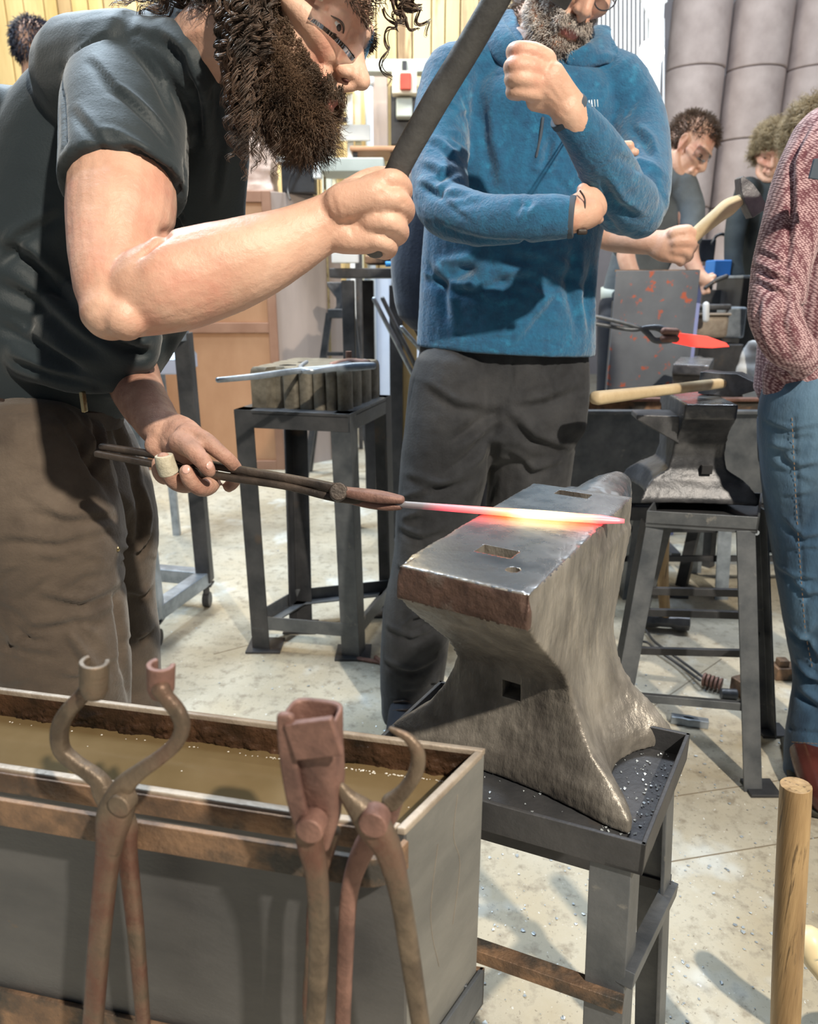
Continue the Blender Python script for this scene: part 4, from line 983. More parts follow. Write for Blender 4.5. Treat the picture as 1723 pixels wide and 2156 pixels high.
for x_ in xs:
    for yy in (y2+.0,y2+dp_-.03): g = G(); g.angle((x_,yy,zb_), (x_+(.02 if x_>.9 else -.02),yy-.02 if yy<y2+.1 else yy,0), (-1 if x_>.9 else 1,0,0), (0,1,0), .05,.005); obj('leg', g, MT['steel_blue'] if x_==xs[2] else MT['steel_grey'], tb2, bevel=.001)
for py in (1118,1180): z_ = P(1450,py,y2).z; g = G(); g.box(((xL+xR)/2, y2+.02, z_), (xR-xL,.012,.022)); obj('cross_bar', g, MT['steel'], tb2, bevel=.001)

# ------------------------------------------------------------------ spark screen plate
sy_ = 3.05; a = P(1298,570,sy_); b_ = P(1474,576,sy_); zt_ = a.z
sc_ = thing('spark_screen', 'blue grey steel plate screen flecked with rusty orange spots', 'screen', ((a.x+b_.x)/2, sy_, 0))
g = G(); g.box(((a.x+b_.x)/2, sy_, (zt_+.25)/2), (b_.x-a.x, .006, zt_-.25)); obj('screen_plate', g, MT['screen'], sc_, bevel=.001)
g = G(); g.box(((a.x+b_.x)/2, sy_+.01, zt_), (b_.x-a.x, .02, .008)); obj('top_lip', g, MT['rust'], sc_)
for x_ in (a.x+.02,b_.x-.02): g = G(); g.box((x_, sy_+.03, zt_*.45), (.03,.03,zt_*.9)); obj('screen_post', g, MT['steel'], sc_)
for x_ in (a.x+.02,b_.x-.02): g = G(); g.box((x_, sy_+.0, .01), (.04,.3,.02)); obj('screen_foot', g, MT['steel'], sc_)
g = G(); a = P(1477,560,3.2); g.box((a.x,3.2,a.z/2),(.02,.02,a.z)); tag(obj('blue_upright', g, mat('lilac_paint', (.35,.4,.75)), loc=(a.x,3.2,0)), 'thin lilac blue upright just right of the spark screen', 'post')

# bench vise
vy = 3.35; vz = P(1510,752,vy)
vs_ = thing('bench_vise', 'blue grey bench vise with a light bar handle behind the far anvil', 'vise', vz)
def vb(name, x0_,y0_,x1_,y1_,d0,dd,m_,bv=.006):
    p0, p1 = P(x0_,y0_,vy), P(x1_,y1_,vy); g = G(); g.box(((p0.x+p1.x)/2, vy+d0, (p0.z+p1.z)/2), (p1.x-p0.x, dd, p0.z-p1.z)); return obj(name, g, MT[m_], vs_, bevel=bv)
vb('jaw', 1458,640,1532,652,-.02,.05,'anvil_dark'); vb('jaw', 1458,658,1532,664,-.02,.06,'rim')
vb('vise_body', 1460,664,1526,712,.02,.12,'rim',.02); vb('vise_body', 1528,646,1564,712,.04,.12,'steel_blue',.012)
g = G(); g.tube([P(1487,642,vy-.1),P(1487,672,vy-.1)],[.014,.014],n=14,sub=1); obj('vise_screw', g, MT['white'], vs_, smooth=True)
g = G(); g.box((vz.x, vy+.06, vz.z/2+.03), (.20,.2,vz.z+.06)); obj('pedestal', g, MT['steel'], vs_, bevel=.006)
t, q, sc = simple('anvil_block', 'dark steel block with bright top edge at the right beyond the vise', 'block', (1572,618), (78,66,.3), MT['black'], Y=3.62)
g = G(); g.box(q+Vector((0,0,33*sc)), (82*sc,.31,.012)); obj('top_edge', g, MT['steel_blue'], t, bevel=.002)
g = G(); g.box((q.x,q.y,q.z/2-.03),(.12,.25,q.z-.06)); obj('pedestal', g, MT['steel'], t)
t, q, sc = simple('blue_bin', 'bright blue plastic tub beside the seated grey sleeved arm', 'tub', (1512,566), (36,34,.12), mat('blue_plastic', (.03,.17,.5)), Y=3.8)
g = G(); g.box((q.x,q.y,q.z/2-.05),(.2,.2,q.z-.1)); obj('shelf_post', g, MT['steel'], t)
t, q, sc = simple('grey_monitor', 'small dark box on the far bench behind the hammer handle', 'box', (1482,528), (34,44,.1), MT['black'], Y=4.0)
g = G(); g.box((q.x,q.y,q.z/2-.05),(.1,.1,q.z-.1)); obj('shelf_post', g, MT['steel'], t)
t = thing('ring_clamp', 'dark curved ring on the far bench left of the maroon sleeve', 'ring', P(1518,505,3.9))
g = G(); g.tube([P(1500,512,3.9),P(1508,498,3.9),P(1520,493,3.9),P(1532,498,3.9),P(1538,512,3.9)], .008, n=8); obj('ring_body', g, MT['black'], t, smooth=True)
# white cloth sack
t = thing('white_sack', 'bright white cloth hanging beside the maroon sweater', 'cloth', P(1585,820,3.3))
g = G(); g.pc([(1588,722,3.3,14),(1584,750,3.3,24),(1578,785,3.3,30),(1590,815,3.3,30),(1592,850,3.3,18)], dr=.45)
b = bake(g,.006,6); b['d'] = .008*noise3(b['v'],9,4); finish(b,'sack_cloth',MT['white'],t)

# knife blank held in far tongs
ky = 2.35
kb = thing('knife_blank', 'red hot flat knife blank gripped in tongs above the far anvil', 'blank', P(1480,715,ky))
pl = [(1416,700),(1440,702),(1490,708),(1530,722),(1537,730),(1500,733),(1460,731),(1416,722)]
g = G(); g.prism([P(x_,y_,ky) for x_,y_ in pl], (0,.008,0))
obj('blade_body', g, mat('red_hot', (.5,.08,.06), emit=((1,.055,.04),1.7)), kb, bevel=.002)
ft_ = thing('tongs', 'far tongs with looped jaws holding the red hot knife blank', 'tongs', P(1380,705,ky))
for sp_, m_ in (([(1180,655,4.0),(1262,668,4),(1340,688,4.5),(1362,700,6),(1378,716,6),(1400,716,8),(1420,712,8)],'steel_grey'),([(1180,668,4),(1262,683,4),(1330,694,4.5),(1360,690,5),(1385,690,7),(1405,698,9),(1424,702,8)],'steel_grey')):
    g = G(); g.pc([(x_,y_,ky,r_) for x_,y_,r_ in sp_], dr=.8, n=12); obj('rein', g, MT[m_], ft_, smooth=True)
for y_ in (697,713): g = G(); g.pc([(1398,y_,ky-.006,8),(1424,y_+1,ky-.006,7)], n=12); obj('jaw', g, MT['tong_red'], ft_, smooth=True)

# ------------------------------------------------------------------ swage block table
tt_ = thing('steel_table', 'dark angle iron table with scalloped swage block, standing mid floor', 'table', (-.30,2.2,0))
zt = .775
tops = dict(fl=PH(492,862,zt), fr=PH(736,872,zt)); wv_ = (tops['fr']-tops['fl']); 
tops['br'] = PH(824,832,zt); tops['bl'] = tops['fl']+(tops['br']-tops['fr'])
foots = dict(fl=PH(532,1368,0), fr=PH(757,1388,0)); foots['br'] = foots['fr']+(tops['br']-tops['fr'])*1.0; foots['bl'] = PH(625,1312,0)
cen = (tops['fl']+tops['br'])/2
for a,b_ in (('fl','fr'),('fr','br'),('br','bl'),('bl','fl')):
    inw = cen-(tops[a]+tops[b_])/2; inw.z = 0
    g = G(); g.angle(tops[a], tops[b_], (0,0,-1), inw, .052, .006); obj('top_rail', g, MT['steel_grey'] if a=='fr' else MT['steel'], tt_, bevel=.001)
    l = lambda k,z: tops[k]+(foots[k]-tops[k])*((tops[k].z-z)/tops[k].z)
    g = G(); g.angle(l(a,.075), l(b_,.075), (0,0,1), inw, .045, .005); obj('lower_rail', g, MT['steel_grey'], tt_, bevel=.001)
fdir = (tops['fr']-tops['fl']).normalized(); bdir = (tops['bl']-tops['fl']).normalized()
for k in tops:
    sx = fdir if k[1]=='l' else -fdir; sy = bdir if k[0]=='f' else -bdir
    g = G(); g.angle(tops[k], foots[k], sx, sy, .058, .006); obj('leg', g, MT['steel'] if k!='fr' else MT['steel_grey'], tt_, bevel=.001)
    g = G(); g.box(foots[k]+sx*.03+sy*.03+Vector((0,0,.004)), (.11,.10,.008)); obj('foot_plate', g, MT['steel'], tt_, bevel=.001)
g = G(); g.prism([tops[k]+Vector((0,0,-.012)) for k in ('fl','fr','br','bl')], (0,0,.004)); obj('table_plate', g, MT['steel'], tt_)
# swage block
sb = thing('swage_block', 'cast swage block with scalloped sides on the steel table', 'swage block', cen+Vector((0,0,-.006)))
o_ = tops['fl']+fdir*.035+bdir*.045+Vector((0,0,-.008)); Lx = (tops['fr']-tops['fl']).length-.06; Ly = (tops['br']-tops['fr']).length-.07
def sc_edge(a, b_, nrm, widths, depth_):
    pts = []; tot = sum(widths); pos = 0
    for w_ in widths:
        for k in range(8):
            th = pi*k/8; q = (pos+w_*(1-cos(th))/2)/tot
            pts.append(a+(b_-a)*q+nrm*(depth_*sin(th)))
        pos += w_
    return pts
c00, c10, c11, c01 = o_, o_+fdir*Lx, o_+fdir*Lx+bdir*Ly, o_+bdir*Ly
front = [c00, c00+fdir*.05]+sc_edge(c00+fdir*.085, c10, -bdir*-1, [1.5,1.2,1,.9,.8,1.0], .0) 
outl = [c00, c00+fdir*.07+bdir*.0]
def notch(a, b_, nrm, ws, dpt):
    # concave grooves between convex posts
    pts = []; tot = sum(ws); pos = 0
    for w_ in ws:
        land = .30
        for q, dd in ((0,1),(.05,.5),(.13,.18),(.28,.02),(.5,-.05),(.72,.02),(.87,.18),(.95,.5)):
            pts.append(a+(b_-a)*((pos+w_*q)/tot)+nrm*(dpt*dd))
        pos += w_
    return pts
outl = [c00, c00+fdir*.045, c00+fdir*.06+bdir*.03, c00+fdir*.085+bdir*.03]+notch(c00+fdir*.095, c10, bdir, [1.4,1.25,1.1,1.0,.9], .016)+notch(c10, c11, -fdir, [1,1.1,1.3,1.1], .016)+notch(c11,c01,-bdir,[1]*5,.014)+notch(c01,c00+bdir*.02,fdir,[1,1,1],.014)
hs = .125; R = []
cc = (c00+c11)/2
for z_, s_ in ((0,1),(hs*.85,1),(hs*.95,.985),(hs,.955)): R.append([cc+(p_-cc)*s_+Vector((0,0,z_)) for p_ in outl])
g = G(); g.loft(R); obj('block_body', g, MT['swage'], sb, bevel=.003)
rs = random.Random(4)
g = G()
for k in range(5):
    q = cc+fdir*rs.uniform(-.1,.1)+bdir*rs.uniform(-.1,.1)+Vector((0,0,hs-.004)); g.cyl(q, q+Vector((0,0,.0052)), rs.uniform(.012,.022), n=16)
obj('dished_hollow', g, MT['black'], sb)
# tongs lying on the block
tz_ = .775+hs+.004
lt = thing('tongs', 'bright reined tongs lying on the swage block, jaws to the right', 'tongs', PH(640,780,tz_))
for sp_, m_ in (([(460,800,8),(540,792,9),(620,781,9),(690,775,9),(730,769,13),(768,765,13)],'steel_blue'),([(646,762,5),(632,774,6),(650,782,8),(700,776,9),(745,772,12),(786,770,10)],'steel_blue')):
    g = G(); pts = [PH(x_,y_,tz_+.008) for x_,y_,_ in sp_]; g.tube(pts, [r_*depth(p_)/FPX*.75 for (_,_,r_),p_ in zip(sp_,pts)], n=12, side=(0,0,1), sq=3); obj('rein', g, MT[m_], lt, smooth=True)
g = G(); pts = [PH(x_,y_,tz_+.012) for x_,y_ in ((700,770),(735,765),(775,765))]; g.tube(pts,[.010,.014,.010],n=12,side=(0,0,1)); obj('jaw', g, MT['tong_red'], lt, smooth=True)
g = G(); q = PH(735,766,tz_); g.cyl(q, q+Vector((0,0,.035)), .009); obj('rivet', g, MT['tong_red'], lt)

# ------------------------------------------------------------------ steel trolley frame with castors
tc_ = thing('steel_trolley', 'grey welded box section trolley frame on castors behind the smith', 'trolley', (-.95,2.4,0))
def bx_(name, a, b_, w_, m_='steel_blue'): g = G(); g.bar(a, b_, w_, w_); obj(name, g, MT[m_], tc_, bevel=.003)
rp = PH(432,1215,.115); rp_t = P(415,700,rp.y); rp_t = Vector((rp.x-.0,rp.y,rp_t.z))
lp_ = PH(325,1290,.115); lp_ = Vector((lp_.x, lp_.y, .115)); lp_t = Vector((lp_.x,lp_.y,rp_t.z))
dl = Vector((-.45,.1,0))
for a in (rp, lp_, rp+dl, lp_+dl): bx_('upright', Vector((a.x,a.y,.10)), Vector((a.x,a.y,rp_t.z)), .052, 'steel' if a is rp else 'steel_blue')
for z_ in (.115, rp_t.z):
    for a,b_ in ((lp_,rp),(rp,rp+dl),(rp+dl,lp_+dl),(lp_+dl,lp_)): bx_('rail', Vector((a.x,a.y,z_)), Vector((b_.x,b_.y,z_)), .05)
for a in (rp,lp_,rp+dl,lp_+dl):
    g = G(); g.cyl((a.x,a.y,.085),(a.x,a.y,.05),.012,n=12); g.box((a.x,a.y,.088),(.05,.05,.006)); cs_ = obj('castor', g, MT['steel'], tc_)
    g = G(); g.cyl((a.x-.012,a.y,.028),(a.x+.012,a.y,.028),.028,n=20); obj('wheel', g, MT['black'], tc_, bevel=.002)
# pale grey bench machine seen past the trolley
t, q, sc = simple('grey_hopper', 'pale lilac grey sheet metal hopper seen past the trolley frame', 'hopper', (365,765), (62,30,.3), mat('lilac_grey', (.42,.45,.58)), Y=3.2)
g = G(); a,b_,c,d = q+Vector((-.07,-.15,.03)), q+Vector((.08,-.15,.03)), q+Vector((.08,.1,.03)), q+Vector((-.07,.1,.03)); g.loft([[a,b_,c,d],[a+Vector((.0,.1,.12)),b_+Vector((-.09,.1,.12)),c+Vector((-.09,.0,.12)),d+Vector((0,0,.12))]]); obj('chute', g, MT['steel_blue'], t)
for sx in (-.06,.07): g = G(); g.box((q.x+sx,q.y,q.z/2-.02),(.03,.03,q.z-.04)); obj('leg', g, MT['steel_blue'], t)

# ------------------------------------------------------------------ things on the floor
def ph0(x_,y_,h=0): return PH(x_,y_,h)
# sledge hammer standing with head on floor
a_, b_ = ph0(1362,1312,.02), ph0(1440,1318,.02); hd_ = (b_-a_).normalized(); c = (a_+b_)/2+Vector((0,0,.012)); c = Vector((c.x,c.y,.035))
tp = P(1398,1110,c.y-.02)
sl = thing('sledge_hammer', 'long wooden handled sledge hammer standing on its head behind the ladder bars', 'hammer', c)
g = G(); g.tube([c, c.lerp(tp,.5)+Vector((-.006,0,0)), tp],[.018,.019,.020],n=14,dr=.8); obj('handle', g, MT['wood_h'], sl, smooth=True)
g = G(); s_ = hd_; g.tube([c-s_*.075,c-s_*.045,c-s_*.02,c+s_*.02,c+s_*.035,c+s_*.075],[.028,.030,.024,.024,.032,.030],n=8,sub=1,capr=False); obj('hammer_head', g, MT['anvil_dark'], sl, bevel=.002)
# loose hammer head with eye hole
a_, b_ = ph0(1413,1512,.012), ph0(1492,1524,.012); d_ = (b_-a_).normalized(); n__ = Vector((-d_.y,d_.x,0)); Lh = (b_-a_).length; mid = (a_+b_)/2
hh_ = thing('headless_hammer', 'loose steel hammer head with an empty eye lying on the concrete', 'hammer head', Vector((mid.x,mid.y,0)))
outer = [a_-n__*.011,a_+d_*Lh*.3-n__*.010,a_+d_*Lh*.48-n__*.013,a_+d_*Lh*.62-n__*.011,b_-n__*.010,b_+n__*.010,a_+d_*Lh*.62+n__*.011,a_+d_*Lh*.48+n__*.013,a_+d_*Lh*.3+n__*.010,a_+n__*.011]
m_ = Vector((a_.x+d_.x*Lh*.47,a_.y+d_.y*Lh*.47,a_.z)); inner = [m_+d_*(.014*cos(t__))+n__*(.0055*sin(t__)) for t__ in [2*pi*k/10 for k in range(10)]]
# ring-shaped plan: bridge loop
bm = bmesh.new()
g = G(); g.prism([Vector((p_.x,p_.y,.001)) for p_ in outer], (0,0,.022)); ob = obj('head_body', g, MT['steel_blue'], hh_)
cu = G(); cu.prism([Vector((p_.x,p_.y,-.01)) for p_ in inner], (0,0,.05)); cme = mkmesh('c', cu, (0,0,0), None, False); cob = bpy.data.objects.new('c', cme); C.objects.link(cob)
mo = ob.modifiers.new('b','BOOLEAN'); mo.object = cob; mo.operation='DIFFERENCE'; mo.solver='EXACT'
dg = bpy.context.evaluated_depsgraph_get(); nm2 = bpy.data.meshes.new_from_object(ob.evaluated_get(dg)); ob.modifiers.clear(); ob.data = nm2; bpy.data.objects.remove(cob)
bv = ob.modifiers.new('bv','BEVEL'); bv.width=.0015; bv.segments=2
# tongs on the floor
ftg = thing('tongs', 'thin looped iron tongs lying on the floor with a coiled rusty end', 'tongs', ph0(1430,1380))
for sp_ in ([(1338,1325),(1352,1322),(1364,1332),(1380,1352),(1430,1388),(1480,1425)],[(1338,1350),(1362,1352),(1378,1364),(1430,1400),(1474,1432)]):
    g = G(); g.tube([ph0(x_,y_,.03 if x_>1450 else .015) for x_,y_ in sp_], .0042, n=8); obj('rein', g, MT['steel'], ftg, smooth=True)
c = ph0(1500,1438,.02); ax = (ph0(1525,1446,.02)-ph0(1478,1432,.02)).normalized()
for k in range(5): g = G(); q = c+ax*(-.022+.011*k)+Vector((0,0,.004)); g.tube([q-ax*.004,q+ax*.004],[.020-.001*k,.020],n=14,sub=1,capr=False); obj('coil', g, MT['tong_red'], ftg, bevel=.002)
# rusty pin hammer lying
c = ph0(1545,1462,.016); t = thing('steel_pin', 'short round steel bar end lying beside the coiled tongs', 'bar', Vector((c.x,c.y,0)))
g = G(); g.tube([ph0(1518,1460,.016),ph0(1552,1462,.016)],[.015,.015],n=18,sub=1,capr=False); obj('pin_body', g, MT['anvil_dark'], t, bevel=.002)
c = ph0(1568,1470,.0); t = thing('steel_block', 'rust brown square steel block lying by the front leg of the middle stand', 'block', Vector((c.x,c.y+.01,0)))
g = G(); g.box((c.x,c.y+.02,.025),(.045,.05,.05), rot=Matrix.Rotation(.4,3,'Z')); obj('block_body', g, MT['rust'], t, bevel=.003)
c = ph0(1430,1256,.0); t = thing('punch', 'small dark punch lying on the floor beyond the sledge hammer', 'punch', Vector((c.x,c.y,0)))
g = G(); g.bar(ph0(1405,1254,.008),ph0(1450,1257,.008),.012,.012); obj('punch_body', g, MT['black'], t, bevel=.002)
c = ph0(1650,1425,.0); t = thing('swage_tool', 'dark rusty tool head on the floor behind the jeans leg', 'tool', Vector((c.x,c.y,0)))
g = G(); g.box((c.x,c.y,.02),(.07,.05,.04)); g.box((c.x-.01,c.y,.045),(.03,.03,.03)); obj('tool_body', g, MT['rust'], t, bevel=.004)
# small rusty clamp by table foot
c = ph0(775,1388,.0); t = thing('rusty_clamp', 'flat rusty clip on the floor by the table foot', 'clip', Vector((c.x,c.y,0)))
g = G(); g.bar(ph0(752,1386,.006),ph0(800,1394,.006),.016,.006); g.bar(ph0(790,1384,.012),ph0(806,1398,.012),.01,.014); obj('clip_body', g, MT['tong_red'], t, bevel=.001)
# orange-white pebble near tub corner
# sledge handle upright in foreground right
hy = P(1675,1660,.93)
a_ = P(1676,1664,.73); b_ = P(1652,2156,.70); e_ = toz(a_, b_)
sh = thing('sledge_hammer', 'upright round wooden hammer shaft in the right foreground', 'hammer', e_)
g = G(); g.tube([a_, a_.lerp(e_,.02), a_.lerp(e_,.4), e_+Vector((0,0,.03))], [.0172,.0178,.0180,.0175], n=28, sub=3, capr=False); obj('handle', g, MT['wood_h'], sh, bevel=.0025)
g = G(); ax = (a_-e_).normalized(); g.tube([a_+ax*.0002, a_+ax*.0012],[.0160,.0155],n=28,sub=1,capr=False); obj('handle_end', g, MT['wood_end'], sh)
g = G(); g.tube([e_+Vector((-.07,0,.03)),e_+Vector((.07,0,.03))],[.03,.03],n=8,sub=1,capr=False); obj('hammer_head', g, MT['anvil_dark'], sh, bevel=.003)
# pale rounded handle end at right edge
kn = thing('mallet', 'pale cream rounded wooden handle end at the right edge of the picture', 'mallet', P(1730,2040,.80))
g = G(); g.tube([P(1706,1980,.80),P(1722,2010,.79),P(1760,2060,.77),P(1900,2260,.72)],[.021,.0235,.023,.021],n=20,dr=.95); obj('handle', g, mat('pale_ash', (.72,.58,.34), (.8,.66,.42), 9, .4), kn, smooth=True)
g = G(); c = P(1900,2260,.72); g.cyl(c-Vector((0,.07,0)), c+Vector((0,.07,0)), .045, n=24); obj('mallet_head', g, MT['wood_pale'], kn, bevel=.004)
# ------------------------------------------------------------------ head (local metres: x forward, y left, z up, origin between the ears)
def head_blobs(M, jaw=1.0, nose=1.0, ears=True):
    g = G()
    E = lambda c, r, rot=None, n=16: g.ell(c, r, rot, n, 12)
    E((-.008,0,.050),(.098,.074,.080)); E((.022,0,.030),(.072,.066,.072)); E((-.035,0,.02),(.066,.068,.062))
    E((.035,0,-.022),(.054,.057,.075)); E((.030,0,-.060),(.050,.052*jaw,.042)); E((.058,0,-.078),(.035,.034,.030)); E((.078,0,-.103),(.018,.022,.017))
    g.tube([(-.005,.052,-.045),(.03,.046,-.085),(.075,.015,-.103)],[.017,.018,.017]); g.tube([(-.005,-.052,-.045),(.03,-.046,-.085),(.075,-.015,-.103)],[.017,.018,.017])
    for s in (-1,1):
        g.tube([(.060,.052*s,.018),(.083,.036*s,.026),(.094,.010*s,.022)],[.010,.0125,.010])      # brow
        g.tube([(.030,.062*s,-.012),(.062,.047*s,-.020),(.078,.028*s,-.032)],[.012,.018,.014])      # cheek
        g.tube([(.080,.018*s,-.048),(.086,.030*s,-.066)],[.010,.008])
        E((.100,.0125*s,-.036),(.0115*nose,.0068,.0080)); E((.0735,.0315*s,.0035),(.0120,.0150,.0085))                                            # nostril wing
        g.tube([(.070,.045*s,.004),(.083,.031*s,.0095),(.084,.018*s,.003)],[.004,.0052,.004])       # upper lid
        g.tube([(.070,.045*s,-.004),(.080,.031*s,-.0105),(.083,.018*s,-.004)],[.004,.0045,.004])
        if ears:
            g.tube([(-.002,.071*s,-.030),(-.010,.080*s,-.012),(-.016,.084*s,.010),(-.010,.083*s,.026),(.002,.078*s,.026),(.007,.073*s,.012)],[.006,.0045,.0045,.0045,.0045,.004])
            g.tube([(.000,.072*s,-.030),(.003,.075*s,-.012),(.000,.072*s,.012)],[.0065,.006,.006])
            E((-.004,.074*s,.002),(.013,.004,.024))
    g.tube([(.088,0,.018),(.098,0,-.004),(.108,0,-.022),(.1125*nose,0,-.034)],[.0100,.0098,.0110,.0112]); E((.096,0,-.024),(.018,.0165,.022))
    g.tube([(.112,0,-.044),(.096,0,-.052)],[.006,.007]); E((.094,0,-.028),(.020,.0135,.017))
    g.tube([(.080,.024,-.0685),(.094,.010,-.0640),(.098,0,-.0655),(.094,-.010,-.0640),(.080,-.024,-.0685)],[.003,.0058,.0062,.0058,.003])
    g.tube([(.080,.022,-.0740),(.092,.010,-.0775),(.095,0,-.078),(.092,-.010,-.0775),(.080,-.022,-.0740)],[.003,.0058,.0068,.0058,.003])
    return g.xf(M)
def frame(o, f, up):
    f = Vector(f).normalized(); up = Vector(up); l = up.cross(f).normalized(); u = f.cross(l)
    return Matrix(((f.x,l.x,u.x,o[0]),(f.y,l.y,u.y,o[1]),(f.z,l.z,u.z,o[2]),(0,0,0,1)))
def eyes(M, root):
    for s in (-1,1):
        g = G(); g.ell((.0712,.0315*s,-.001),(.0118,.0118,.0118)); g.xf(M); e = obj('eye', g, MT['eyew'], root, smooth=True)
        g = G(); g.ell((.0808,.0315*s,-.004),(.0030,.0055,.0050)); g.xf(M); obj('iris', g, MT['iris'], e, smooth=True)
        g = G(); g.tube([(.0735,.0455*s,-.002),(.0835,.0395*s,-.0005),(.0865,.0315*s,-.0015),(.0845,.0215*s,-.003)],[.0006,.0013,.0014,.0008],n=6); g.xf(M); obj('eyelashes', g, MT['hair_dk'], root, smooth=True)
def local(b, M): 
    Mi = np.array(M.inverted()); V = b['v']; return V@Mi[:3,:3].T+Mi[:3,3]
def fuzz(b, M, maskf, n, length, cr, turns, th, mat_, root, name, rs, down=.6, m=9, grow=None):
    Lc = local(b, M); msk = maskf(Lc); idx = np.nonzero(msk)[0]
    if len(idx) == 0: return None
    k = idx[rs.randint(0,len(idx),n)]; V = b['v'][k]; N = b['n'][k]
    R = np.array(M)[:3,:3]; ln = length(Lc[k]) if callable(length) else np.full(n,length); ln = ln*rs.uniform(.6,1.2,n)
    D = N + np.array([0,0,-down])[None] + rs.normal(0,.25,(n,3))
    if grow is not None: D = D + (R@np.array(grow))[None]
    D /= np.linalg.norm(D,axis=1,keepdims=True)
    t = np.linspace(0,1,m)[None,:,None]; base = V[:,None,:] - N[:,None,:]*.001 + D[:,None,:]*t*ln[:,None,None] + np.array([0,0,-.25])[None,None]*(t**2)*ln[:,None,None]*down
    U = np.cross(D,[.3,.5,.8]); U /= np.linalg.norm(U,axis=1,keepdims=True)+1e-9; W = np.cross(D,U)
    ph = rs.uniform(0,6.28,n)[:,None,None]; c_ = (cr*rs.uniform(.5,1.3,n))[:,None,None]*np.minimum(t*3,1)
    base = base + U[:,None,:]*c_*np.cos(2*pi*turns*t+ph) + W[:,None,:]*c_*np.sin(2*pi*turns*t+ph)
    return strands(name, base, th, mat_, root)
def wrinkles(b, n, rs, boxpx, lpx, wpx, dpx, ang, jit=.5):
    for _ in range(n):
        x = rs.uniform(boxpx[0],boxpx[2]); y = rs.uniform(boxpx[1],boxpx[3]); a = ang+rs.normal(0,jit); l = lpx*rs.uniform(.5,1.3)
        c_ = rs.normal(0,.25)
        q = [(x-cos(a)*l/2, y-sin(a)*l/2),(x+cos(a+1.57)*l*c_*.3, y+sin(a+1.57)*l*c_*.3),(x+cos(a)*l/2, y+sin(a)*l/2)]
        fold(b, q, wpx*rs.uniform(.7,1.3), dpx*rs.uniform(.5,1.3))

# ================================================================== the smith
rs = np.random.RandomState(11)
sm = thing('person', 'person in a black tee shirt and safety glasses swinging a hammer, left foreground', 'person', (-.62,1.2,0))
HO = P(598,32,1.0)
Mh = frame(HO, (.906,-.19,-.39), (.42,.2,.87))
g = head_blobs(Mh, 1.0, 1.06)
# neck and trunk
g.tube([Mh@Vector((-.02,0,-.04)), P(462,100,1.02), P(425,140,1.06), P(380,190,1.12)], [.056,.054,.055,.062])
g.pc([(90,880,1.2,110),(130,640,1.2,130),(230,400,1.19,130),(320,240,1.18,105)], dr=.5)
g.pc([(400,200,1.14,60),(300,210,1.08,70)])
# right arm (near)
g.pc([(285,190,1.07,70),(262,300,1.0,92),(258,420,.92,110),(247,530,.87,98),(240,615,.83,80),(232,655,.81,62)], n=24)
g.pc([(262,645,.82,70),(340,606,.82,98),(430,578,.83,98),(530,545,.84,86),(620,505,.855,68),(690,468,.865,56),(730,450,.868,56)], n=24, dr=.85)
g.pc([(235,650,.815,52),(262,668,.80,50)])
# right fist: palm, four curled fingers, thumb
g.pc([(690,468,.865,54),(740,450,.865,66),(785,445,.862,66)], dr=.62)
g.pc([(720,430,.85,40),(790,410,.845,36)]); g.pc([(720,500,.86,34),(775,500,.86,34)])
for q in ([(775,392,.850,23),(822,378,.846,23),(846,392,.862,22),(846,412,.888,20),(820,420,.903,17)],
          [(785,430,.846,24),(832,420,.842,23),(853,440,.862,22),(846,458,.890,20),(820,460,.905,17)],
          [(780,468,.850,24),(822,468,.845,22),(842,486,.864,21),(834,500,.890,19),(808,500,.905,17)],
          [(765,503,.856,22),(802,508,.852,20),(820,520,.868,19),(812,530,.89,17),(790,528,.90,15)],
          [(730,410,.885,28),(775,380,.900,24),(815,372,.900,21),(842,385,.885,18)]): g.pc(q, n=14)
# left arm (far), reaching down to the tongs
g.pc([(380,230,1.27,60),(330,420,1.30,62),(285,640,1.30,60),(272,750,1.20,58),(290,822,1.08,54),(325,880,.985,47),(352,915,.945,42)], n=24)
g.pc([(345,905,.95,43),(385,925,.915,46),(410,950,.905,38)], dr=.6)
g.pc([(330,930,.93,30),(370,965,.93,30),(405,985,.925,24)], dr=.7)
for q in ([(392,915,.905,24),(428,925,.895,20),(462,952,.890,17),(488,975,.895,15),(500,996,.915,14),(490,1016,.925,14),(482,1024,.920,13)],   # index, around the tongs
          [(380,930,.895,25),(405,948,.872,21),(425,968,.862,19),(436,984,.860,16),(441,992,.860,14)],                                   # thumb on top
          [(410,960,.925,22),(438,990,.925,20),(444,1018,.905,20),(425,1028,.878,19),(402,1012,.866,18),(393,993,.864,16)],                 # middle
          [(385,965,.93,22),(405,1000,.93,20),(398,1018,.905,20),(372,1016,.882,19),(354,995,.874,18),(346,968,.872,17)],                # ring
          [(350,960,.935,20),(352,995,.935,18),(348,1005,.915,17),(336,995,.902,16),(333,975,.900,14)]): g.pc(q, n=14)
b = bake(g, .0026, 3)
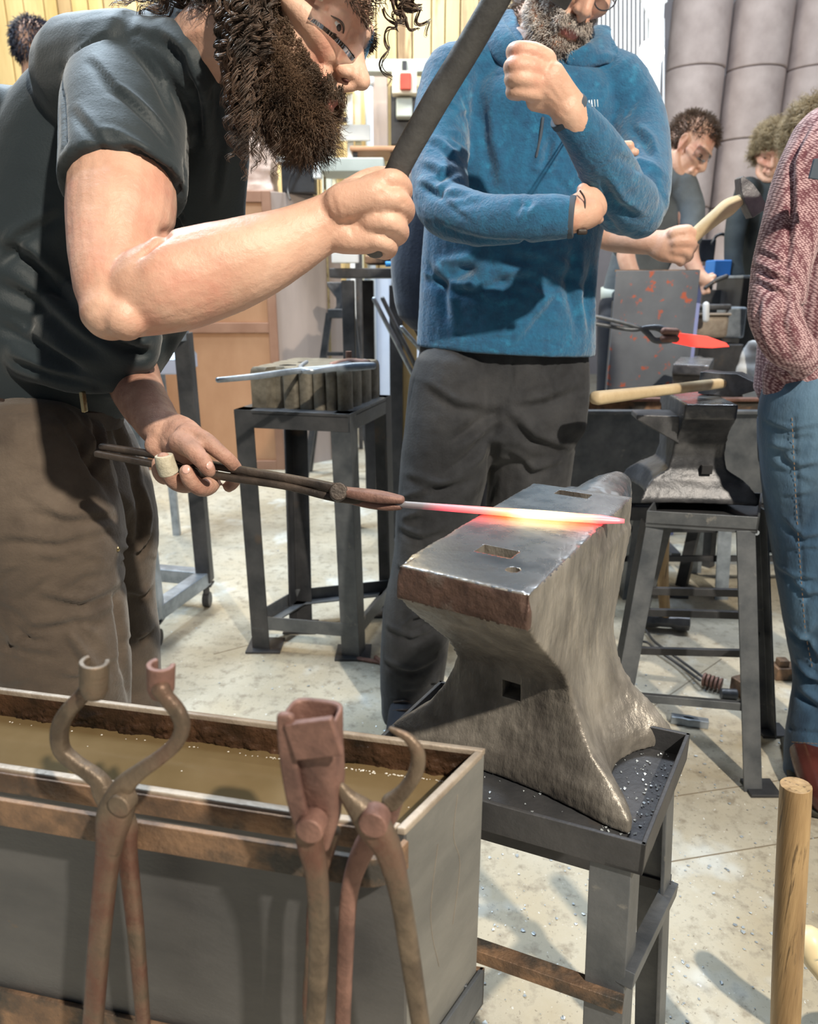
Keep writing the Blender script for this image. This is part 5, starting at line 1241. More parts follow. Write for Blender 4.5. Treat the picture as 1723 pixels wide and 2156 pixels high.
# elbow crease, knuckle creases
creasepx(b, [(376,480),(345,495),(318,512),(290,540)], 8, 9); creasepx(b, [(330,470),(290,530),(275,600)], 26, 6)
for q in ([(720,430),(735,465),(745,500)],[(700,415),(712,450)],[(800,400),(806,415)],[(846,425),(855,432)]): creasepx(b, q, 6, 3)
for q in ([(405,930),(412,945)],[(430,955),(440,948)],[(420,972),(438,968)],[(400,905),(420,935)],[(355,1010),(372,1025)],[(330,900),(350,930),(372,958)]): creasepx(b, q, 3.5, 1.6)
b['d'] = b.get('d', np.zeros(len(b['v'])))
Lc = local(b, Mh)
body = finish(b, 'body', MT['skin'], sm, noise=[(.0006,22,1)])
body.data.materials.append(MT['skin_dirty']); body.data.materials.append(MT['lip'])
fc = np.array([tuple(p_.center) for p_ in body.data.polygons])+np.array(wloc(sm))
mi = ((fc[:,0]<-.20)&(((fc[:,2]<.99)&(fc[:,1]>.85))|((fc[:,1]>.98)&(fc[:,2]<1.25)))).astype(np.int32)
Mi = np.array(Mh.inverted()); fl_ = fc@Mi[:3,:3].T+Mi[:3,3]
mi[(fl_[:,0]>.0885)&(fl_[:,2]<-.0635)&(fl_[:,2]>-.082)&(abs(fl_[:,1])<.022)] = 2
body.data.polygons.foreach_set('material_index', mi)
def nail(px, py, Y, r, root, ang=0):
    p_ = hitpx(b, px, py); 
    if p_ is None: return
    n_i = getbvh(b).find_nearest(p_)[1]; 
    if n_i.y > 0: n_i = -n_i
    q = Vector((0,0,1)).rotation_difference(n_i).to_matrix() if n_i.length else None
    sc = depth(p_)/FPX; g_ = G(); g_.ell(p_-n_i*.0008, (r*sc, r*1.15*sc, .0016), q, 14, 8); obj('fingernail', g_, mat('nail', (.66,.40,.34), rough=.25), root, smooth=True)
nail(442,980,.86,8,body); nail(392,988,.86,9,body)
eyes(Mh, sm)
# dark nostril
for s in (-1,1): g = G(); g.ell((.104,.0085*s,-.0445),(.0050,.0030,.002)); g.xf(Mh); obj('nostril', g, mat('nostril', (.10,.03,.025)), body, smooth=True)
# finger plaster
def band(pts, m_, root, name='finger_plaster', th=1.12):
    g_ = G(); P3 = [P(a[0],a[1],a[2]) for a in pts]; g_.tube(P3, [a[3]*depth(p_)/FPX*th for a,p_ in zip(pts,P3)], n=18, sub=3, view=True, capr=False); return obj(name, g_, m_, root, smooth=False, bevel=.001)
band([(345,958,.872,17),(349,976,.873,18.5),(356,996,.876,18.5)], MT['tape'], sm)
# shirt
g = G()
g.pc([(110,815,1.18,168),(120,700,1.18,210),(160,560,1.18,222),(215,420,1.18,232),(285,280,1.17,208),(345,185,1.16,150),(395,150,1.15,92)], dr=.62, n=32)
g.pc([(225,700,1.17,130),(230,780,1.17,90)], dr=.7)
g.pc([(410,120,1.10,62),(440,170,1.16,70),(430,300,1.19,95),(400,450,1.19,100),(330,610,1.18,95),(260,760,1.17,75)], dr=.75)
g.pc([(180,170,1.10,120),(280,160,1.05,118),(340,190,1.08,110)], dr=.9)
g.pc([(300,140,1.05,92),(370,135,1.02,84),(408,138,1.0,66),(428,165,1.0,54)], dr=.9)
g.pc([(436,140,1.0,40),(450,190,1.01,46),(458,260,1.04,56),(456,340,1.08,66),(440,440,1.12,78)], dr=.8)
g.pc([(150,700,1.10,110),(230,715,1.07,100),(285,715,1.06,76)], dr=.7); g.pc([(60,730,1.10,70),(150,760,1.08,66),(235,780,1.06,52),(262,795,1.06,40)], dr=.7)
g.pc([(380,150,1.16,90),(390,230,1.28,85),(345,400,1.29,90),(300,540,1.27,88)])       # far sleeve
g.pc([(270,170,1.07,118),(265,250,1.01,128),(262,340,.955,130),(261,402,.925,131)], capr=False, n=32, dr=.95)    # near sleeve
g.pc([(60,260,1.15,110),(30,500,1.18,160),(20,700,1.2,170)],dr=.6)
g.tube([P(425,130,1.09), P(400,140,1.12), P(350,190,1.14)], [.066,.080,.095])
b = bake(g, .0048, 7)
# sleeve opening: trim hem with a raised edge
for q,wd,dp in ([(130,145),(165,105),(215,80),(290,68)],5,5),([(128,145),(132,210),(136,300),(140,380)],6,6),([(390,340),(382,400),(378,470)],9,12),([(292,68),(360,110),(400,190),(410,270),(395,350)],10,9): creasepx(b,q,wd,dp*1.5)
creasepx(b, [(142,375),(200,380),(280,402),(345,432),(384,462)], 2.2, 2.0, False)
for q,wd,dp in (([(190,130),(240,190),(300,240),(350,300)],9,5),([(220,280),(290,320),(350,360),(372,385)],8,6),([(330,70),(380,120),(410,200),(420,300)],10,7),
    ([(440,100),(455,200),(448,330)],10,6),([(470,210),(465,320),(450,420)],9,6),
    ([(0,520),(60,550),(120,610),(200,700)],16,10),([(0,600),(70,640),(140,700),(230,760)],18,10),([(0,560),(40,500),(120,455)],10,7),([(0,690),(60,720),(160,780)],13,8),
    ([(160,640),(200,700),(290,740),(360,715)],14,9),([(20,760),(100,790),(200,815)],10,6),([(250,730),(300,740),(345,725)],10,6),([(150,230),(200,290),(250,350)],10,4),([(280,110),(330,170),(360,240)],9,4)): fold(b,q,wd*1.15,dp*2.3)
wrinkles(b, 9, rs, (30,560,230,760), 190, 17, 6, .5, .25)
shirt = finish(b, 'tee_shirt', MT['shirt'], sm, noise=[(.0020,6,4),(.0005,24,5)])
# belt, trousers
g = G(); g.pc([(72,872,1.17,176),(74,850,1.17,177),(76,828,1.17,176)], dr=.64, n=32, capr=False); obj('belt', g, MT['leather'], sm, bevel=.003)
g = G(); g.box(P(176,846,1.035), (.006,.012,.030)); q = obj('buckle', g, MT['brass'], sm, bevel=.002)
g = G()
g.pc([(70,880,1.18,180),(70,960,1.18,200),(65,1040,1.17,215)], dr=.62, n=32)
NL = [(70,960,1.10,150),(92,1100,1.08,162),(105,1250,1.07,152),(118,1400,1.06,150),(120,1550,1.08,146)]
g.pc(NL, dr=.85, n=28); a_ = P(120,1550,1.08); g.tube([a_, Vector((a_.x,a_.y+.02,.35)), Vector((a_.x+.01,a_.y+.03,.09))],[.118,.105,.10],n=24)
FL = [(150,900,1.25,105),(195,1000,1.25,112),(235,1100,1.27,95),(232,1220,1.29,90),(245,1350,1.31,88),(255,1450,1.32,80)]
g.pc(FL, dr=.9, n=28); c_ = P(255,1450,1.32); g.tube([c_, Vector((c_.x,c_.y,.3)), Vector((c_.x,c_.y+.02,.09))],[.072,.085,.09],n=24)
b = bake(g, .0052, 6)
for q,wd,dp in (([(55,835),(72,880),(78,950),(50,1000),(0,1035)],5,5),([(235,1000),(262,1070),(268,1140),(255,1190)],14,14),([(268,1150),(250,1260),(262,1400),(275,1480)],12,14)): creasepx(b,q,wd,dp)
creasepx(b, [(0,1195),(90,1192),(180,1175),(248,1152)], 3, -3.5, False); creasepx(b, [(0,1202),(90,1200),(180,1183),(248,1160)], 3, 3, False)
creasepx(b, [(12,1200),(22,1300),(30,1380),(42,1450)], 3.5, -3); creasepx(b,[(0,868),(65,870)],3,3)
for q,wd,dp in (([(120,870),(170,930),(215,1000),(235,1050)],13,8),([(60,1080),(150,1100),(240,1090)],12,6),([(20,1140),(120,1150),(230,1120)],10,5),([(90,1260),(170,1280),(250,1240)],12,7),([(50,1330),(130,1320),(240,1290)],12,6),
    ([(130,1340),(170,1400),(215,1450)],13,8),([(235,880),(262,950),(285,1010)],10,7),([(280,1010),(300,1080),(290,1150)],10,8),([(255,1160),(295,1170),(318,1130)],9,6),([(270,1250),(300,1260),(320,1240)],9,6),([(265,1350),(300,1350),(325,1330)],8,5),([(190,880),(205,930),(200,1000)],9,8),([(170,880),(180,960),(215,1010)],8,6)): fold(b,q,wd,dp*1.9)
wrinkles(b, 26, rs, (0,1050,310,1450), 110, 9, 6, .0, .45)
tr = finish(b, 'work_trousers', MT['canvas'], sm, noise=[(.0018,7,4),(.0007,26,5)])
g = G(); q = hitpx(b,247,1156)
if q: g.ell(q,(.0045,.003,.0045))
obj('rivet', g, MT['brass'], tr, smooth=True)
for k,(cx,cy) in enumerate(((a_.x+.03,a_.y-.01),(c_.x+.04,c_.y))):
    g = G(); g.tube([(cx-.08,cy,.07),(cx,cy,.075),(cx+.1,cy-.02,.055),(cx+.17,cy-.03,.045)],[.05,.055,.045,.032],side=(0,0,1)); g.tube([(cx-.02,cy,.07),(cx-.02,cy,.16)],[.05,.052]); bb = bake(g,.007,4); bb['v'][:,2] = np.maximum(bb['v'][:,2],.015); sh_ = finish(bb,'boot',MT['leather'],sm)
    g = G(); g.tube([(cx-.085,cy,.012),(cx,cy,.012),(cx+.1,cy-.02,.012),(cx+.175,cy-.03,.012)],[.045,.044,.050,.036],side=(0,0,1),dr=.25,sq=3); obj('sole', g, MT['sole'], sh_, smooth=True)
# safety glasses: curved clear wrap lens with a pale side arm
sg = thing  # (keeps the name short)
g = G(); R = []
for i in range(25):
    a = radians(-72+144*i/24); R.append([Vector((.040+.068*cos(a)*1.0, .072*sin(a), z_+ .001)) for z_ in (.024,.020,-.016,-.026,-.027,-.017,.021,.025)])
for i,row in enumerate(R):
    a = radians(-72+144*i/24)
    for k in range(4,8): row[k] = row[k]-Vector((cos(a),sin(a),0))*.0016
    nb_ = abs(sin(a)); 
    for k in (2,3,4,5): row[k].z += .012*(1-min(1,abs(row[k].y)/.016))
g.loft(R); g.xf(Mh); gl = obj('safety_glasses', g, MT['lens'], sm, smooth=True)
for s in (-1,1):
    g = G(); g.bar(Mh@Vector((.063,.0695*s,.018)), Mh@Vector((-.005,.079*s,.020)), .004,.008, up=Mh.to_3x3()@Vector((0,0,1))); obj('glasses_arm', g, MT['frame'], gl, bevel=.001)
    g = G(); g.box(Mh@Vector((.060,.072*s,.008)), (.020,.006,.026), rot=Mh.to_3x3()); obj('hinge_block', g, MT['frame'], gl, bevel=.002)
# eyebrow + beard
hb_ = head_blobs(Mh,1.0,1.06); hbk = bake(hb_, .004, 2)
fuzz(hbk, Mh, lambda L: (L[:,0]>.07)&(L[:,2]>.018)&(L[:,2]<.034)&(abs(L[:,1])>.014)&(abs(L[:,1])<.05), 500, .011, .0008, .6, .00045, MT['hair_dk'], sm, 'eyebrow', rs, .2)
bm_ = lambda L: (L[:,2]<-.022-.0*L[:,0])&(L[:,0]>.012)&(L[:,2]<-.016-.58*(L[:,0]-.012))&~((abs(L[:,1])<.020)&(L[:,2]>-.084)&(L[:,2]<-.0585)&(L[:,0]>.07))&(L[:,2]>-.13)
fuzz(hbk, Mh, bm_, 9000, lambda L: .010+.026*np.clip((-.045-L[:,2])/.06,0,1), .0020, 2.4, .00042, MT['beard_dk'], sm, 'beard', rs, .15, m=12, grow=(.15,0,-.25))
fuzz(hbk, Mh, lambda L: (L[:,2]<-.048)&(L[:,2]>-.062)&(L[:,0]>.085)&(abs(L[:,1])<.03)&(L[:,0]<.106), 900, .013, .0010, 1., .0005, MT['beard_dk'], sm, 'moustache', rs, .8, m=8, grow=(.3,0,-1))
fuzz(hbk, Mh, lambda L: (L[:,2]<.012)&(L[:,2]>-.03)&(L[:,0]>-.004)&(L[:,0]<.025)&(abs(L[:,1])>.05), 900, .012, .0014, 1.2, .00045, MT['beard_dk'], sm, 'sideburn', rs, .6, m=8)
# long curly hair in locks
fuzz(hbk, Mh, lambda L: ((L[:,2]>.055+.3*L[:,0])|((L[:,0]<-.03)&(L[:,2]>-.04)))&~((L[:,0]>.06)&(L[:,2]<.085)), 4200, .032, .005, 1.6, .0007, MT['hair_dk'], sm, 'hair_crown', rs, .5, m=14)
gd = []
def lk(spec, n, spread, cr, turns): gd.append(([P(*q) for q in spec], n, spread, cr, turns))
for (x0_,x1_,ye,Y0,n) in ((480,478,200,.925,72),(492,486,250,.915,81),(502,494,310,.905,90),(514,500,350,.900,90),(526,512,340,.900,81),(498,476,150,.91,63),(538,522,300,.905,72),(510,530,395,.915,27),(520,545,425,.92,27),(534,562,400,.92,27),(505,520,345,.90,45),(545,560,290,.935,45),(554,575,310,.96,27),(486,474,120,.92,54),(474,470,95,.93,54),(548,540,230,.895,54),(530,506,200,.90,63)):
    lk([(x0_+14,-75,Y0+.07),(x0_+2,10,Y0),(x0_,80,Y0-.005),(x1_+2,max(ye-110,120),Y0-.005),(x1_,ye,Y0)], n, .0115, .0042, 4+ye/75)
for (xs,ys,xe,ye,Y0) in ((470,-50,250,24,1.02),(480,-40,300,26,1.03),(490,-20,350,22,1.0),(500,0,410,34,.97),(470,-60,215,12,1.06),(500,10,440,50,.97),(480,10,380,38,1.05),(500,-40,450,28,1.02),(520,-60,400,10,1.0),(520,-50,330,4,1.05),(500,-30,270,8,1.08)):
    lk([(xs+60,-60,Y0),(xs,ys,Y0),((xs+xe)/2,(ys+ye)/2-18,Y0),(xe,ye,Y0)], 72, .020, .0050, 6)
for (pts,n) in (([(800,-70,.98),(835,-20,.96),(850,10,.96),(840,50,.96),(830,70,.96)],36),([(810,-60,.97),(850,-20,.96),(866,10,.96),(860,40,.96)],36),([(790,-60,.96),(830,0,.95),(858,40,.95),(885,62,.95)],9),([(800,-50,.98),(850,10,.97),(880,50,.97),(905,80,.97)],9),
    ([(815,10,.96),(838,60,.96),(820,100,.96),(822,150,.96),(832,185,.96)],5),([(838,-40,.97),(866,0,.97),(872,40,.97)],27)): lk([q for q in pts], n, .010, .0045, 3.4)
strands('hair_locks', lock_paths(gd, rs, 70), .00072, MT['hair_dk'], sm)
# thin necklace at the nape
g = G(); g.tube([P(428,52,1.0),P(450,90,.985),P(466,130,.98),P(474,165,.99)], .0014, n=6); obj('necklace', g, MT['brass'], sm, smooth=True)

# hammer swung by the smith
fa = P(748,560,.885); fb = P(1052,-8,.80); ax = (fb-fa).normalized()
hm = thing('hammer', 'dark handled hammer raised in the smith\'s fist', 'hammer', P(850,380,.86))
tip = P(1100,-95,.79)
g = G(); g.tube([P(790,520,.880),P(828,380,.873),P(905,235,.850),P(990,95,.825),tip],[.0138,.0146,.0150,.0142,.0130], n=22, dr=.9); obj('handle', g, mat('dark_handle', (.045,.045,.047), (.10,.10,.10), 14, .6, 0, .3, 60), hm, smooth=True)
g = G(); s_ = ax.cross(Vector((0,1,0))).normalized(); c = tip+ax*.005
g.tube([c-s_*.06,c-s_*.035,c-s_*.015,c+s_*.02,c+s_*.055],[.021,.022,.018,.020,.010], n=8, sub=1, capr=False); obj('hammer_head', g, MT['anvil_dark'], hm, bevel=.002)

# ================================================================== man in blue fleece
rs = np.random.RandomState(5)
bl = thing('person', 'person in a blue fleece and dark jeans watching with one fist under the chin', 'person', (.12,1.72,0))
HO = P(1210,-52,1.63); Mb = frame(HO, (.18,-.83,-.50), (.34,-.36,.86))
g = head_blobs(Mb, 1.04, 1.0)
g.tube([Mb@Vector((-.02,0,-.04)), P(1140,85,1.68), P(1120,150,1.69)],[.058,.066,.08])
g.pc([(1112,190,1.71,90),(1090,400,1.72,120),(1065,700,1.72,125)], dr=.4)
g.pc([(1122,180,1.70,50),(1280,205,1.69,44),(1332,260,1.65,40),(1346,330,1.60,42),(1345,405,1.53,42),(1325,432,1.475,40),(1300,395,1.435,40),(1262,325,1.385,38),(1222,268,1.352,38),(1196,232,1.335,37)], sub=3)
g.pc([(1122,180,1.70,50),(970,195,1.69,44),(938,260,1.64,36),(928,330,1.595,34),(938,415,1.52,32),(970,455,1.465,34),(1010,462,1.44,32),(1090,462,1.40,32),(1160,458,1.375,33),(1203,456,1.367,35),(1240,448,1.38,32)], sub=3)
# raised hand: back of the hand and four folded fingers, thumb under
g.pc([(1208,240,1.337,36),(1180,206,1.325,38),(1150,172,1.318,44)], dr=.62)
g.pc([(1175,200,1.33,40),(1130,190,1.325,40)], dr=.55); g.pc([(1140,150,1.32,42),(1120,170,1.32,44)],dr=.6)
for q in ([(1150,128,1.318,23),(1122,110,1.306,20),(1090,106,1.306,18),(1082,112,1.335,17),(1100,124,1.355,15)],
          [(1135,148,1.312,22),(1110,140,1.300,19),(1082,138,1.300,17),(1076,144,1.33,16),(1094,150,1.35,14)],
          [(1130,172,1.312,21),(1108,168,1.300,18),(1082,165,1.302,16),(1077,170,1.33,15),(1094,175,1.35,14)],
          [(1132,196,1.318,20),(1108,194,1.308,17),(1083,192,1.310,15),(1079,196,1.33,14),(1094,199,1.345,13)],
          [(1170,185,1.36,22),(1140,150,1.38,19),(1115,125,1.375,17),(1100,112,1.36,15)]): g.pc(q, n=14)
# tucked hand: wrist skin visible left of the sleeve, fingertips over the far sleeve
g.pc([(1200,455,1.37,36),(1232,440,1.375,38),(1255,425,1.39,34)], dr=.6)
g.pc([(1240,420,1.39,22),(1228,400,1.385,14)]); g.pc([(1240,455,1.39,22),(1262,462,1.40,10)])
for q in ([(1290,330,1.47,12),(1308,310,1.455,11),(1326,306,1.448,10)],[(1300,340,1.47,11),(1318,325,1.455,10),(1338,321,1.449,9)]): g.pc(q, n=12)
b = bake(g, .0030, 3)
for q in ([(1150,160),(1175,195),(1190,225)],[(1135,180),(1160,205),(1180,225)]): creasepx(b,q,4,-1.4)
for q in ([(1180,232),(1195,245)],[(1120,125),(1122,135)]): creasepx(b,q,3,1.4)
body = finish(b,'body',MT['skin'],bl); body.data.materials.append(MT['lip'])
fc = np.array([tuple(p_.center) for p_ in body.data.polygons])+np.array(wloc(bl)); Mi = np.array(Mb.inverted()); fl_ = fc@Mi[:3,:3].T+Mi[:3,3]
body.data.polygons.foreach_set('material_index', ((fl_[:,0]>.086)&(fl_[:,2]<-.062)&(fl_[:,2]>-.083)&(abs(fl_[:,1])<.022)).astype(np.int32))
eyes(Mb, bl)
hb2 = bake(head_blobs(Mb,1.04,1.0), .004, 2)
bm2 = lambda L: (L[:,2]<-.030)&(L[:,0]>.0)&(L[:,2]<-.020-.30*(L[:,0]-.0))&~((abs(L[:,1])<.021)&(L[:,2]>-.085)&(L[:,2]<-.0595)&(L[:,0]>.07))&(L[:,2]>-.128)
fuzz(hb2, Mb, bm2, 5600, lambda L: .010+.013*np.clip((-.06-L[:,2])/.05,0,1), .0014, 1.3, .00055, MT['beard_gr'], bl, 'beard', rs, .35, m=8)
fuzz(hb2, Mb, lambda L: (L[:,2]<-.047)&(L[:,2]>-.0615)&(L[:,0]>.08)&(abs(L[:,1])<.032)&(L[:,0]<.108), 1100, .013, .001, .8, .0005, MT['beard_gr'], bl, 'moustache', rs, .6, m=7, grow=(.2,0,-1))
fuzz(hb2, Mb, lambda L: ((L[:,2]>.06)|((L[:,0]<-.01)&(L[:,2]>-.02)))&~((L[:,0]>.06)&(L[:,2]<.085)), 3500, .03, .002, .8, .0007, MT['beard_gr'], bl, 'hair', rs, .3, m=7)
# glasses
for s in (-1,1):
    g = G(); pts = [Mb@Vector((.101-.012*abs(cos(a)*.5*s+.5)*0-.0055*(1+cos(a)*s), .034*s+.025*cos(a), .0-.004+.0195*sin(a))) for a in [2*pi*k/22 for k in range(23)]]; g.tube(pts, .0013, n=6, sub=1); fr_ = obj('glasses_rim', g, MT['frame_dk'], bl, smooth=True)
    g = G(); g.add(pts[:-1]+[q-(Mb.to_3x3()@Vector((.0012,0,0))) for q in pts[:-1]], [tuple(range(22)),tuple(range(43,21,-1))]+[(i,(i+1)%22,22+(i+1)%22,22+i) for i in range(22)]); obj('lens', g, MT['lens'], fr_)
    g = G(); g.bar(Mb@Vector((.088,.060*s,.002)), Mb@Vector((-.004,.078*s,.014)), .003,.004); obj('glasses_arm', g, MT['frame_dk'], bl)
g = G(); g.tube([Mb@Vector((.098,.010,.0)),Mb@Vector((.103,0,.004)),Mb@Vector((.098,-.010,.0))],.0013,n=6); obj('glasses_bridge', g, MT['frame_dk'], bl, smooth=True)
# fleece
g = G()
g.pc([(1063,738,1.70,187),(1064,720,1.70,188),(1066,640,1.70,185),(1075,520,1.70,186),(1092,400,1.70,192),(1112,290,1.70,200),(1120,205,1.69,196),(1122,160,1.69,150),(1128,115,1.70,88)], dr=.60, n=32, capr=False)
g.pc([(1300,190,1.66,70),(1128,150,1.69,80),(960,165,1.66,66)], dr=.8)
g.pc([(955,165,1.66,66),(935,240,1.64,64),(926,330,1.59,60),(930,420,1.52,60)], n=24)
g.pc([(925,395,1.54,56),(940,440,1.49,58),(1010,462,1.43,52),(1090,462,1.39,50),(1160,458,1.37,46),(1203,457,1.365,42)], n=24, dr=.85, capr=False)
g.pc([(1300,185,1.66,66),(1332,250,1.65,66),(1346,330,1.60,66),(1345,405,1.53,66)], n=24)
g.pc([(1345,390,1.54,62),(1340,440,1.49,62),(1300,395,1.435,60),(1262,325,1.385,54),(1222,268,1.352,46),(1198,238,1.34,42)], n=24, capr=False, dr=.85)
g.pc([(1310,430,1.49,60),(1345,450,1.49,52)])
b = bake(g, .0046, 5)
for q,wd,dp in (([(905,130),(945,160),(985,230),(1000,320),(985,380)],6,5),([(1360,190),(1320,240),(1290,285)],5,4),([(1000,155),(1050,158),(1080,150)],3,3),([(1200,180),(1270,188),(1340,178)],3,3),([(1140,290),(1135,330),(1128,360)],6,-5),([(1120,355),(1150,360),(1225,372)],5,-4),([(1170,380),(1195,400),(1215,430)],7,5),
    ([(1212,390),(1250,430),(1282,470),(1320,500)],10,10),([(915,470),(1000,505),(1100,512),(1200,505)],9,9)): creasepx(b,q,wd,dp)
creasepx(b, [(875,700),(960,705),(1060,714),(1160,722),(1252,728)], 3, 3.5, False)
for q,wd,dp in (([(890,350),(930,372),(985,360)],9,6),([(885,390),(925,410),(975,385)],8,6),([(900,300),(950,330),(985,345)],9,5),([(1130,390),(1115,430),(1100,440)],9,5),([(1080,400),(1095,430),(1085,450)],8,5),([(1330,270),(1360,300),(1372,330)],9,6),([(1300,330),(1340,350),(1385,370)],9,6),([(1270,380),(1300,430),(1345,460)],10,6),
    ([(900,560),(930,600),(940,680)],12,6),([(1060,540),(1150,560),(1230,600)],14,6),([(1000,600),(1120,590),(1230,640)],14,5),([(1210,520),(1200,600),(1215,690)],12,6),([(1245,560),(1235,620),(1240,690)],9,5),([(1010,200),(1020,300),(1040,390)],14,6),([(1180,250),(1160,300),(1145,360)],9,6)): fold(b,q,wd*1.1,dp*1.8)
wrinkles(b, 18, rs, (890,520,1240,700), 120, 12, 5, .25, .5); wrinkles(b, 12, rs, (890,200,990,440), 60, 8, 5, .3, .5)
fle = finish(b,'fleece',MT['fleece'],bl,noise=[(.0016,8,3),(.0007,40,4)])
# turned down collar
def sheet(name, quads, m_, root, th=.006, voxel=.004):
    g_ = G()
    for pl in quads: g_.tube([P(*q[:3]) for q in pl], [q[3]*depth(P(*q[:3]))/FPX for q in pl], n=14, view=True, dr=.35)
    bb = bake(g_, voxel, 5); return finish(bb, name, m_, root, noise=[(.001,15,2)])
sheet('collar', [[(1040,42,1.66,20),(1052,85,1.62,30),(1085,125,1.60,26),(1120,138,1.60,14)],[(1062,30,1.70,22),(1080,90,1.64,26),(1110,128,1.62,14)]], MT['fleece'], bl)
sheet('collar', [[(1268,60,1.68,22),(1258,105,1.62,26),(1235,120,1.60,24),(1195,125,1.59,14)],[(1275,90,1.66,18),(1292,118,1.62,14),(1250,128,1.60,10)]], MT['fleece'], bl)
g = G()
def cuff(spec, root): 
    g_ = G(); P3 = [P(*q[:3]) for q in spec]; g_.tube(P3,[q[3]*depth(p_)/FPX for q,p_ in zip(spec,P3)],n=28,view=True,dr=.85,sub=1,capr=False); return obj('cuff', g_, MT['fleece_dk'], root, bevel=.002)
cuff([(1202,242,1.342,43.5),(1193,231,1.337,43)], bl); cuff([(1198,457,1.366,43.5),(1211,457,1.363,42)], bl)
# zip placket and chest embroidery bars
def onto(b, pts, r, m_, name, root, off=.0):
    q = [hitpx(b,*p_) for p_ in pts]; q = [x+ (Vector((0,0,CH))-x).normalized()*off for x in q if x]
    if len(q) < 2: return
    g_ = G(); g_.tube(q, r, n=6, sub=2); obj(name, g_, m_, root, smooth=True)
onto(b, [(1143,250),(1138,290),(1130,330)], .0035, MT['fleece_dk'], 'zip', bl)
for k,x in enumerate((1246,1252,1258)): onto(b, [(x,211),(x+1,224)], .0014, MT['label_white'], 'embroidered_bar', fle)
onto(b, [(1241,212),(1241,216)], .0014, MT['label_white'], 'embroidered_bar', fle)
# wrist bands
for (a,c_) in (((1228,400,1.372,26),(1230,404,1.372,26)),):
    g = G(); g.tube([P(1222,402,1.355),P(1232,420,1.348),P(1230,450,1.345),P(1222,478,1.352)], .0016, n=6); obj('wrist_cord', g, MT['leather'], bl, smooth=True)
g = G(); g.box(P(1226,488,1.352),(.018,.01,.01)); obj('wrist_bead', g, MT['leather'], bl, bevel=.003)
# jeans
g = G()
g.pc([(1060,700,1.71,172),(1056,800,1.71,184),(1045,880,1.70,188)], dr=.52, n=32)
g.pc([(955,800,1.68,92),(945,930,1.67,96),(925,1050,1.67,88),(905,1180,1.68,78),(880,1300,1.69,74),(868,1420,1.70,68),(864,1500,1.70,60)], dr=.95, n=28)
g.pc([(1135,800,1.72,98),(1120,930,1.72,92),(1108,1060,1.73,84),(1085,1200,1.75,76),(1060,1350,1.77,70)], dr=.95, n=28)
q_ = P(1060,1350,1.77); g.tube([q_, Vector((q_.x+.01,q_.y,.07))],[.078,.07],n=24)
b = bake(g, .0052, 5)
for q,wd,dp in (([(1048,870),(1040,960),(1030,1060)],10,16),([(1082,745),(1078,800),(1065,850)],3,4),([(1180,760),(1160,800),(1170,850)],4,4),([(880,730),(876,790),(862,850)],3,3)): creasepx(b,q,wd,dp)
for q,wd,dp in (([(1060,860),(1000,900),(950,930)],13,9),([(1065,880),(1000,950),(930,1000)],12,8),([(1070,880),(1120,930),(1190,950)],12,8),([(900,820),(960,860),(1040,870)],11,6),([(1090,860),(1150,850),(1220,820)],11,6),([(860,1010),(930,1030),(1000,1010)],10,5),([(845,1120),(890,1140),(940,1120)],10,5),
    ([(800,1440),(850,1460),(920,1440)],7,7),([(798,1470),(850,1490),(918,1470)],7,8),([(800,1500),(850,1515),(905,1500)],6,7),([(815,1400),(870,1420),(925,1390)],8,6),([(820,1330),(870,1350),(930,1320)],9,5),([(840,1200),(890,1230),(945,1210)],9,5),([(1075,960),(1120,1000),(1180,980)],10,6)): fold(b,q,wd,dp*1.8)
wrinkles(b, 14, rs, (850,1000,940,1450), 70, 8, 6, .1, .5)
jn = finish(b,'jeans',MT['denim_bk'],bl,noise=[(.0018,8,3),(.0008,30,4)])
for (cx,cy) in ((PH(855,1540,0).x, 1.66),(q_.x+.01,q_.y)):
    g = G(); g.tube([(cx,cy+.06,.055),(cx,cy-.02,.055),(cx-.01,cy-.10,.040),(cx-.02,cy-.16,.034)],[.042,.046,.042,.030],side=(0,0,1)); bb = bake(g,.006,3); bb['v'][:,2] = np.maximum(bb['v'][:,2],.012); sh_ = finish(bb,'shoe',MT['black_cloth'],bl)
    g = G(); g.tube([(cx,cy+.08,.010),(cx,cy-.02,.010),(cx-.01,cy-.10,.010),(cx-.02,cy-.165,.010)],[.040,.044,.046,.034],side=(0,0,1),dr=.24,sq=3); obj('sole', g, MT['sole'], sh_, smooth=True)
    g = G()
    for k in range(3): g.tube([(cx-.03,cy-.03-.025*k,.092-.010*k),(cx-.005,cy-.045-.025*k,.104-.010*k),(cx+.022,cy-.03-.025*k,.092-.010*k)],.003,n=6)
    obj('laces', g, MT['leather'], sh_, smooth=True)

